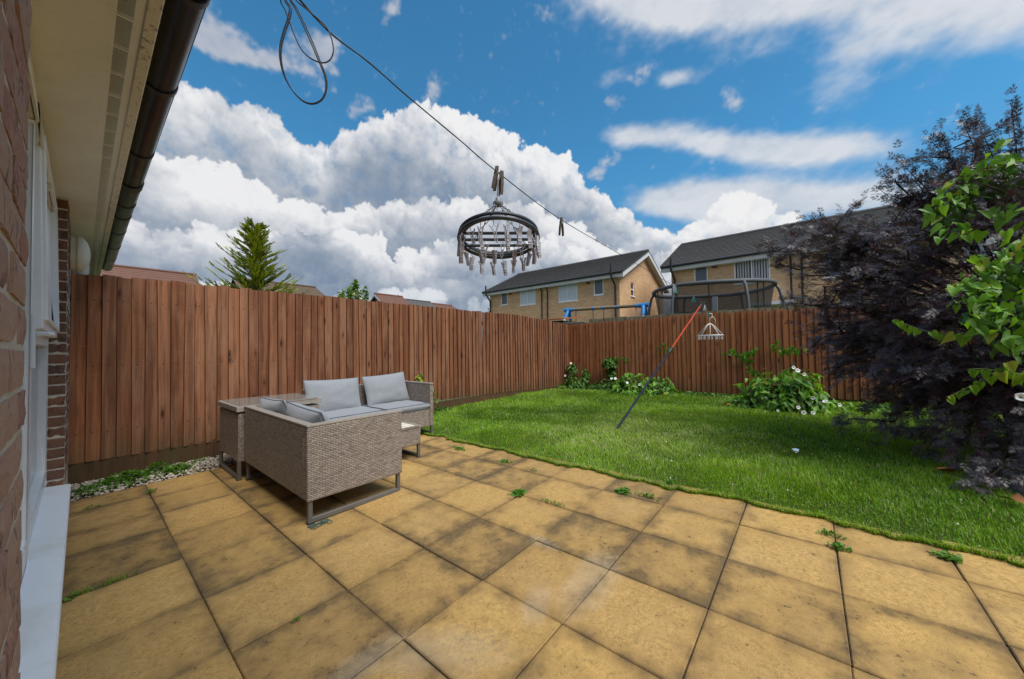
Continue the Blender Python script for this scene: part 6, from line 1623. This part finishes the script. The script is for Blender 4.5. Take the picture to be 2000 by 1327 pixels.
# ================================================================ the purple tree
TB = Vector((5.55, -1.55, gz(5.5, -1.5)))
def elder():
    t = thing('purple_elder', 'large dark purple feathery elder tree filling the right side of the garden', 'tree', tuple(TB))
    r_ = np.random.default_rng(77); rr = random.Random(77)
    tv, tf = [], []
    def leaflet(p, d, l):
        d = np.array(d, float); d /= np.linalg.norm(d); sd = np.cross(d, (0, 0, 1.0)); p = np.array(p, float)
        sliver(tv, tf, p, d + (0, 0, -.12), l, l * .15, (0, .05, 1))
        for f, k in ((.16, .55), (.46, .46)):
            for s in (-1, 1): sliver(tv, tf, p + d * l * f, d * .9 + sd * s * .62 + (0, 0, .10 * s - .1), l * k, l * .105, (0, .05, 1))
    for y, l in ((.18, .42), (.48, .46)):
        for s in (-1, 1): leaflet((0, y, 0), (s * .85, .75, .05), l)
    leaflet((0, .62, 0), (0, 1, -.05), .52)
    sliver(tv, tf, (0, 0, 0), (0, 1, 0), .9, .022, (0, 0, 1))
    P, D_, N_, S, C = [], [], [], [], []
    limbs = MB(); twigs = MB()
    def spray(a, b_, w, dens, sz):
        """twig from a to b carrying opposite fronds; w = side spread of its side twigs"""
        a, b_ = Vector(a), Vector(b_); L = (b_ - a).length; tn = (b_ - a) / L
        mid = (a + b_) / 2 + Vector((rr.gauss(0, .05), rr.gauss(0, .05), .07 * L))
        S_ = [a.lerp(mid, f * 2).lerp(mid.lerp(b_, f * 2 - 1) if f > .5 else mid, 0 if f <= .5 else 1) if f <= .5 else mid.lerp(b_, f * 2 - 1) for f in np.linspace(0, 1, 7)]
        twigs.tube(S_, [.0075 * (1 - f * .85) + .0012 for f in np.linspace(0, 1, 7)], 5)
        n = int(L * dens)
        for k in range(n):
            f = .22 + .78 * (k + rr.random()) / max(n, 1); i = min(int(f * 6), 5); p = S_[i].lerp(S_[i + 1], f * 6 - i)
            sd = tn.cross(Vector((0, 0, 1))).normalized() if abs(tn.z) < .95 else Vector((1, 0, 0)); s = -1 if k % 2 else 1
            off = sd * s * rr.random() * w * (1.15 - f) + Vector((0, 0, rr.gauss(0, w * .32)))
            d = tn * rr.uniform(.3, 1.0) + sd * s * rr.uniform(.2, 1.0) + Vector((0, 0, rr.uniform(-.55, .35)))
            P.append(p + off); D_.append(d); N_.append((rr.gauss(-.35, .5), rr.gauss(.1, .5), .8)); S.append(sz * rr.uniform(.7, 1.25)); C.append((min(1, max(0, rr.gauss(.42, .26))), rr.random(), .5))
    core = Vector((5.6, -1.55, 1.2))
    tips = [(5.19, .46, 2.36, .22), (5.25, .30, 2.28, .2), (5.45, .12, 2.52, .2), (5.5, .05, 2.69, .10), (5.68, -.32, 2.70, .22), (5.65, -.15, 2.45, .25), (5.29, -.64, 2.96, .10), (5.33, -.74, 3.06, .16), (5.30, -.60, 2.78, .14), (5.37, -1.05, 3.24, .14), (5.34, -1.18, 3.27, .18), (5.42, -.95, 3.0, .2), (5.48, -1.50, 3.36, .22), (5.6, -1.3, 3.2, .25), (5.3, -1.75, 3.40, .25),
            (5.32, .14, 1.60, .22), (5.28, .02, 1.85, .25), (5.26, .09, 1.30, .22), (5.35, -.17, 1.0, .25), (5.30, .02, 1.12, .2), (5.33, -.44, .52, .26), (5.2, -.30, .80, .28), (5.0, -.50, .26, .18), (4.82, -.74, .12, .22), (5.15, -.62, .38, .25), (4.35, -.88, .16, .22), (4.13, -1.0, .10, .20), (4.25, -1.1, .22, .22), (4.0, -1.15, .14, .20), (4.45, -.95, .42, .28), (4.1, -1.2, .38, .28), (4.6, -.85, .28, .25)]
    tips += [(5.30, .22, 2.42, .22), (5.42, .02, 2.50, .25), (5.62, -.28, 2.48, .25), (5.50, -.10, 2.22, .26), (5.60, -.42, 2.32, .28), (5.30, .30, 2.12, .22), (5.37, -.98, 3.18, .22), (5.42, -1.28, 3.30, .22), (5.32, -.84, 2.86, .22), (5.34, -.30, 1.9, .28), (5.24, -.10, 1.45, .26)]
    for x, y, z_, w in tips:
        b_ = Vector((x, y, z_)); a = core + (b_ - core) * rr.uniform(.30, .42) + Vector((0, 0, .12))
        spray(a, b_, w * (.85 if z_ > 2.5 else 1), 76 if z_ > 2.5 else 96, .095)
        limbs.tube(spline([TB + Vector((rr.gauss(0, .05), rr.gauss(0, .05), 0)), core + Vector((rr.gauss(0, .12), rr.gauss(0, .12), -.45)), (core + a) / 2, a], 5), [.035 * (1 - q / 15 * .7) for q in range(16)], 6)
        for q in range(3):
            c = b_.lerp(a, rr.uniform(.15, .6)); e = c + Vector((rr.gauss(0, .20), rr.gauss(0, .18) - .02, rr.gauss(0, .16) + .02)); spray(c, e, w * .5, 90 if z_ > 2.5 else 112, .092)
    # body of the crown: short twigs pointing out from an egg shaped heart
    for k in range(880):
        q = r_.standard_normal(3); q /= np.linalg.norm(q)
        if q[0] > .55: q[0] *= -1
        rad = np.array((1.50, 1.50, 1.36 if q[2] > 0 else 1.05)); f = r_.uniform(.55, 1.0)
        p = np.array((5.62, -1.62, 1.45)) + q * rad * f * (1 + .13 * sin(q[0] * 8 + 1) * cos(q[2] * 7 + q[1] * 5))
        if p[2] < .16: continue
        d = q + r_.standard_normal(3) * .45 + (0, 0, -.05); d /= np.linalg.norm(d)
        spray(tuple(p - d * .16), tuple(p + d * .17), .12, 96, .092 if p[0] < 4.9 else .092)
    part('trunk', limbs, m_bark, t, smooth=True); part('twigs', twigs, m_bark, t, smooth=True)
    kind(scatter('crown', tv, tf, rotmats(np.array([tuple(v) for v in D_]), np.array(N_)), S, np.array([tuple(v) for v in P]), C, m_elder, t, WL[t.name]), 'stuff')
    
elder()

# bindweed hanging over the elder
vt = thing('bindweed_vine', 'bright green bindweed vine with heart shaped leaves draped over the purple tree', 'climber', (4.2, -1.0, 1.2))
def drape(blobs, n, size, seed):
    rr = random.Random(seed); tot = sum(b[3] for b in blobs)
    for (a, b_, w, k) in blobs:
        a, b_ = Vector(a), Vector(b_)
        for q in range(int(n * k / tot)):
            f = rr.random(); p = a.lerp(b_, f) + Vector((rr.gauss(0, w * .5), rr.gauss(0, w * .5), rr.gauss(0, w * .75)))
            p += Vector((-.06, .02, .02))
            d = Vector((rr.gauss(-.30, .5), rr.gauss(.15, .6), -.8 + rr.gauss(0, .5))); nn = Vector((-.55 + rr.gauss(0, .40), .10 + rr.gauss(0, .45), .75 + rr.gauss(0, .35)))
            mm = m_leafy if rr.random() < .02 else m_vine
            obj('leaf', LM[mm.name][rr.randrange(5)], vt, p, orient(d, nn), size * rr.uniform(.6, 1.3))
drape([((4.30, -.74, 2.10), (4.45, -.92, 2.32), .07, 1.0), ((4.42, -.90, 2.28), (4.62, -1.15, 2.58), .085, 1.7), ((4.60, -1.18, 2.50), (4.72, -1.45, 2.62), .10, 1.3), ((4.20, -.80, 1.98), (4.30, -.98, 1.95), .05, .5), ((4.25, -1.05, 2.02), (4.3, -1.3, 2.1), .06, .5)], 120, .070, 61)
drape([((3.76, -.78, 1.42), (3.88, -.95, 1.62), .075, 1.4), ((3.84, -.88, 1.66), (4.02, -1.15, 1.80), .075, 1.2), ((3.76, -.84, 1.28), (3.84, -1.05, 1.38), .085, 1.5), ((3.80, -.98, 1.14), (3.86, -1.12, 1.20), .07, 1.0), ((3.86, -1.12, 1.5), (3.95, -1.25, 1.55), .09, 1.0)], 150, .064, 62)
def backing():
    r_ = np.random.default_rng(9); P = []
    for a, b_, k in (((4.42, -.84, 2.12), (4.60, -1.05, 2.42), 90), ((4.62, -1.15, 2.42), (4.82, -1.45, 2.55), 80), ((3.86, -.86, 1.35), (4.06, -1.12, 1.70), 110), ((3.90, -1.0, 1.15), (3.98, -1.15, 1.35), 80)):
        f = r_.random((k, 1)); P.append(np.array(a) + (np.array(b_) - np.array(a)) * f + r_.standard_normal((k, 3)) * (.05, .05, .075))
    P = np.concatenate(P); k = len(P)
    kind(scatter('leaf_mass', HV, HF, rotmats(r_.standard_normal((k, 3)) * .4 + (-.2, .1, -.8), r_.standard_normal((k, 3)) * .4 + (-.5, .1, .7)), .062 * r_.uniform(.6, 1.2, k), P, r_.random((k, 3)) * (.6, .9, 1), m_leaft, vt, WL[vt.name], True), 'stuff')
backing()
def tendril(P, n, size, seed):
    mb = MB(); S = spline(P, 8); mb.tube(S, .0032, 5); part('stem', mb, m_stem, vt, smooth=True); rr = random.Random(seed)
    for k in range(n):
        f = k / (n - 1); p = S[int(f * (len(S) - 1))] + Vector((-.012, rr.gauss(0, .008), -.008))
        obj('leaf', LM[('bindweed_leaf', 'vine_leaf')[1]][rr.randrange(5)], vt, p, orient((rr.gauss(0, .2), rr.gauss(0, .4), -1), (-.9 + rr.gauss(0, .2), rr.gauss(0, .3), .4)), size * (.6 + .55 * f) * rr.uniform(.8, 1.15))
tendril([(3.79, -.48, 1.335), (3.81, -.56, 1.285), (3.81, -.66, 1.235), (3.79, -.80, 1.215)], 9, .072, 63)
tendril([(3.72, -.70, .79), (3.74, -.78, .845), (3.77, -.87, .915), (3.80, -.98, 1.03)], 9, .070, 64)
tendril([(3.74, -.80, .98), (3.76, -.88, .985), (3.80, -1.0, .955), (3.84, -1.08, .97)], 7, .08, 65)
flowers(vt, [(3.66, -.985, .82), (4.05, -1.0, 1.86)], 66, (-.8, .3, .4))

# ================================================================ odds and ends on the ground
mb = MB(); rr = random.Random(5); pts = [(1.03 + .05 * cos(a * 1.7) + rr.gauss(0, .012), 2.575 + .028 * sin(a * 2.3) + rr.gauss(0, .008), gz(1.03, 2.57) + .004 + abs(rr.gauss(0, .004))) for a in np.linspace(0, 12, 40)]
mb.tube(spline(pts, 3), .0022, 5)
tag(obj('twine', mb.mesh('twine', m_twine, (1.03, 2.575, 0), smooth=True), None, (1.03, 2.575, 0)), 'tangle of teal twine on the flags at the foot of the near sofa leg', 'string')
for lab, x, y, s_, a in (('dead brown leaf on the grass left of the low purple foliage', 4.36, -.83, .10, .4), ('dead brown leaf on the grass under the lowest purple foliage', 3.86, -.98, .11, 2.0)):
    me = heart_mesh(int(x * 100), m_deadleaf, 'dead_leaf'); tag(obj('dead_leaf', me, None, (x, y, lawn_z(x, y) + .055), (.25, .2, a), s_), lab, 'leaf', 'dead leaves on the lawn')
mb = MB(); mb.add([(-.035, -.02, 0), (.03, -.025, .012), (.045, .01, .004), (.0, .03, .018), (-.04, .015, .006), (0, 0, .022)], [(0, 1, 5), (1, 2, 5), (2, 3, 5), (3, 4, 5), (4, 0, 5)])
tag(obj('paper_scrap', mb.mesh('paper_scrap', m_litter), None, (4.44, .125, lawn_z(4.44, .125) + .05)), 'pale blue scrap lying on the grass in front of the large mound', 'litter')
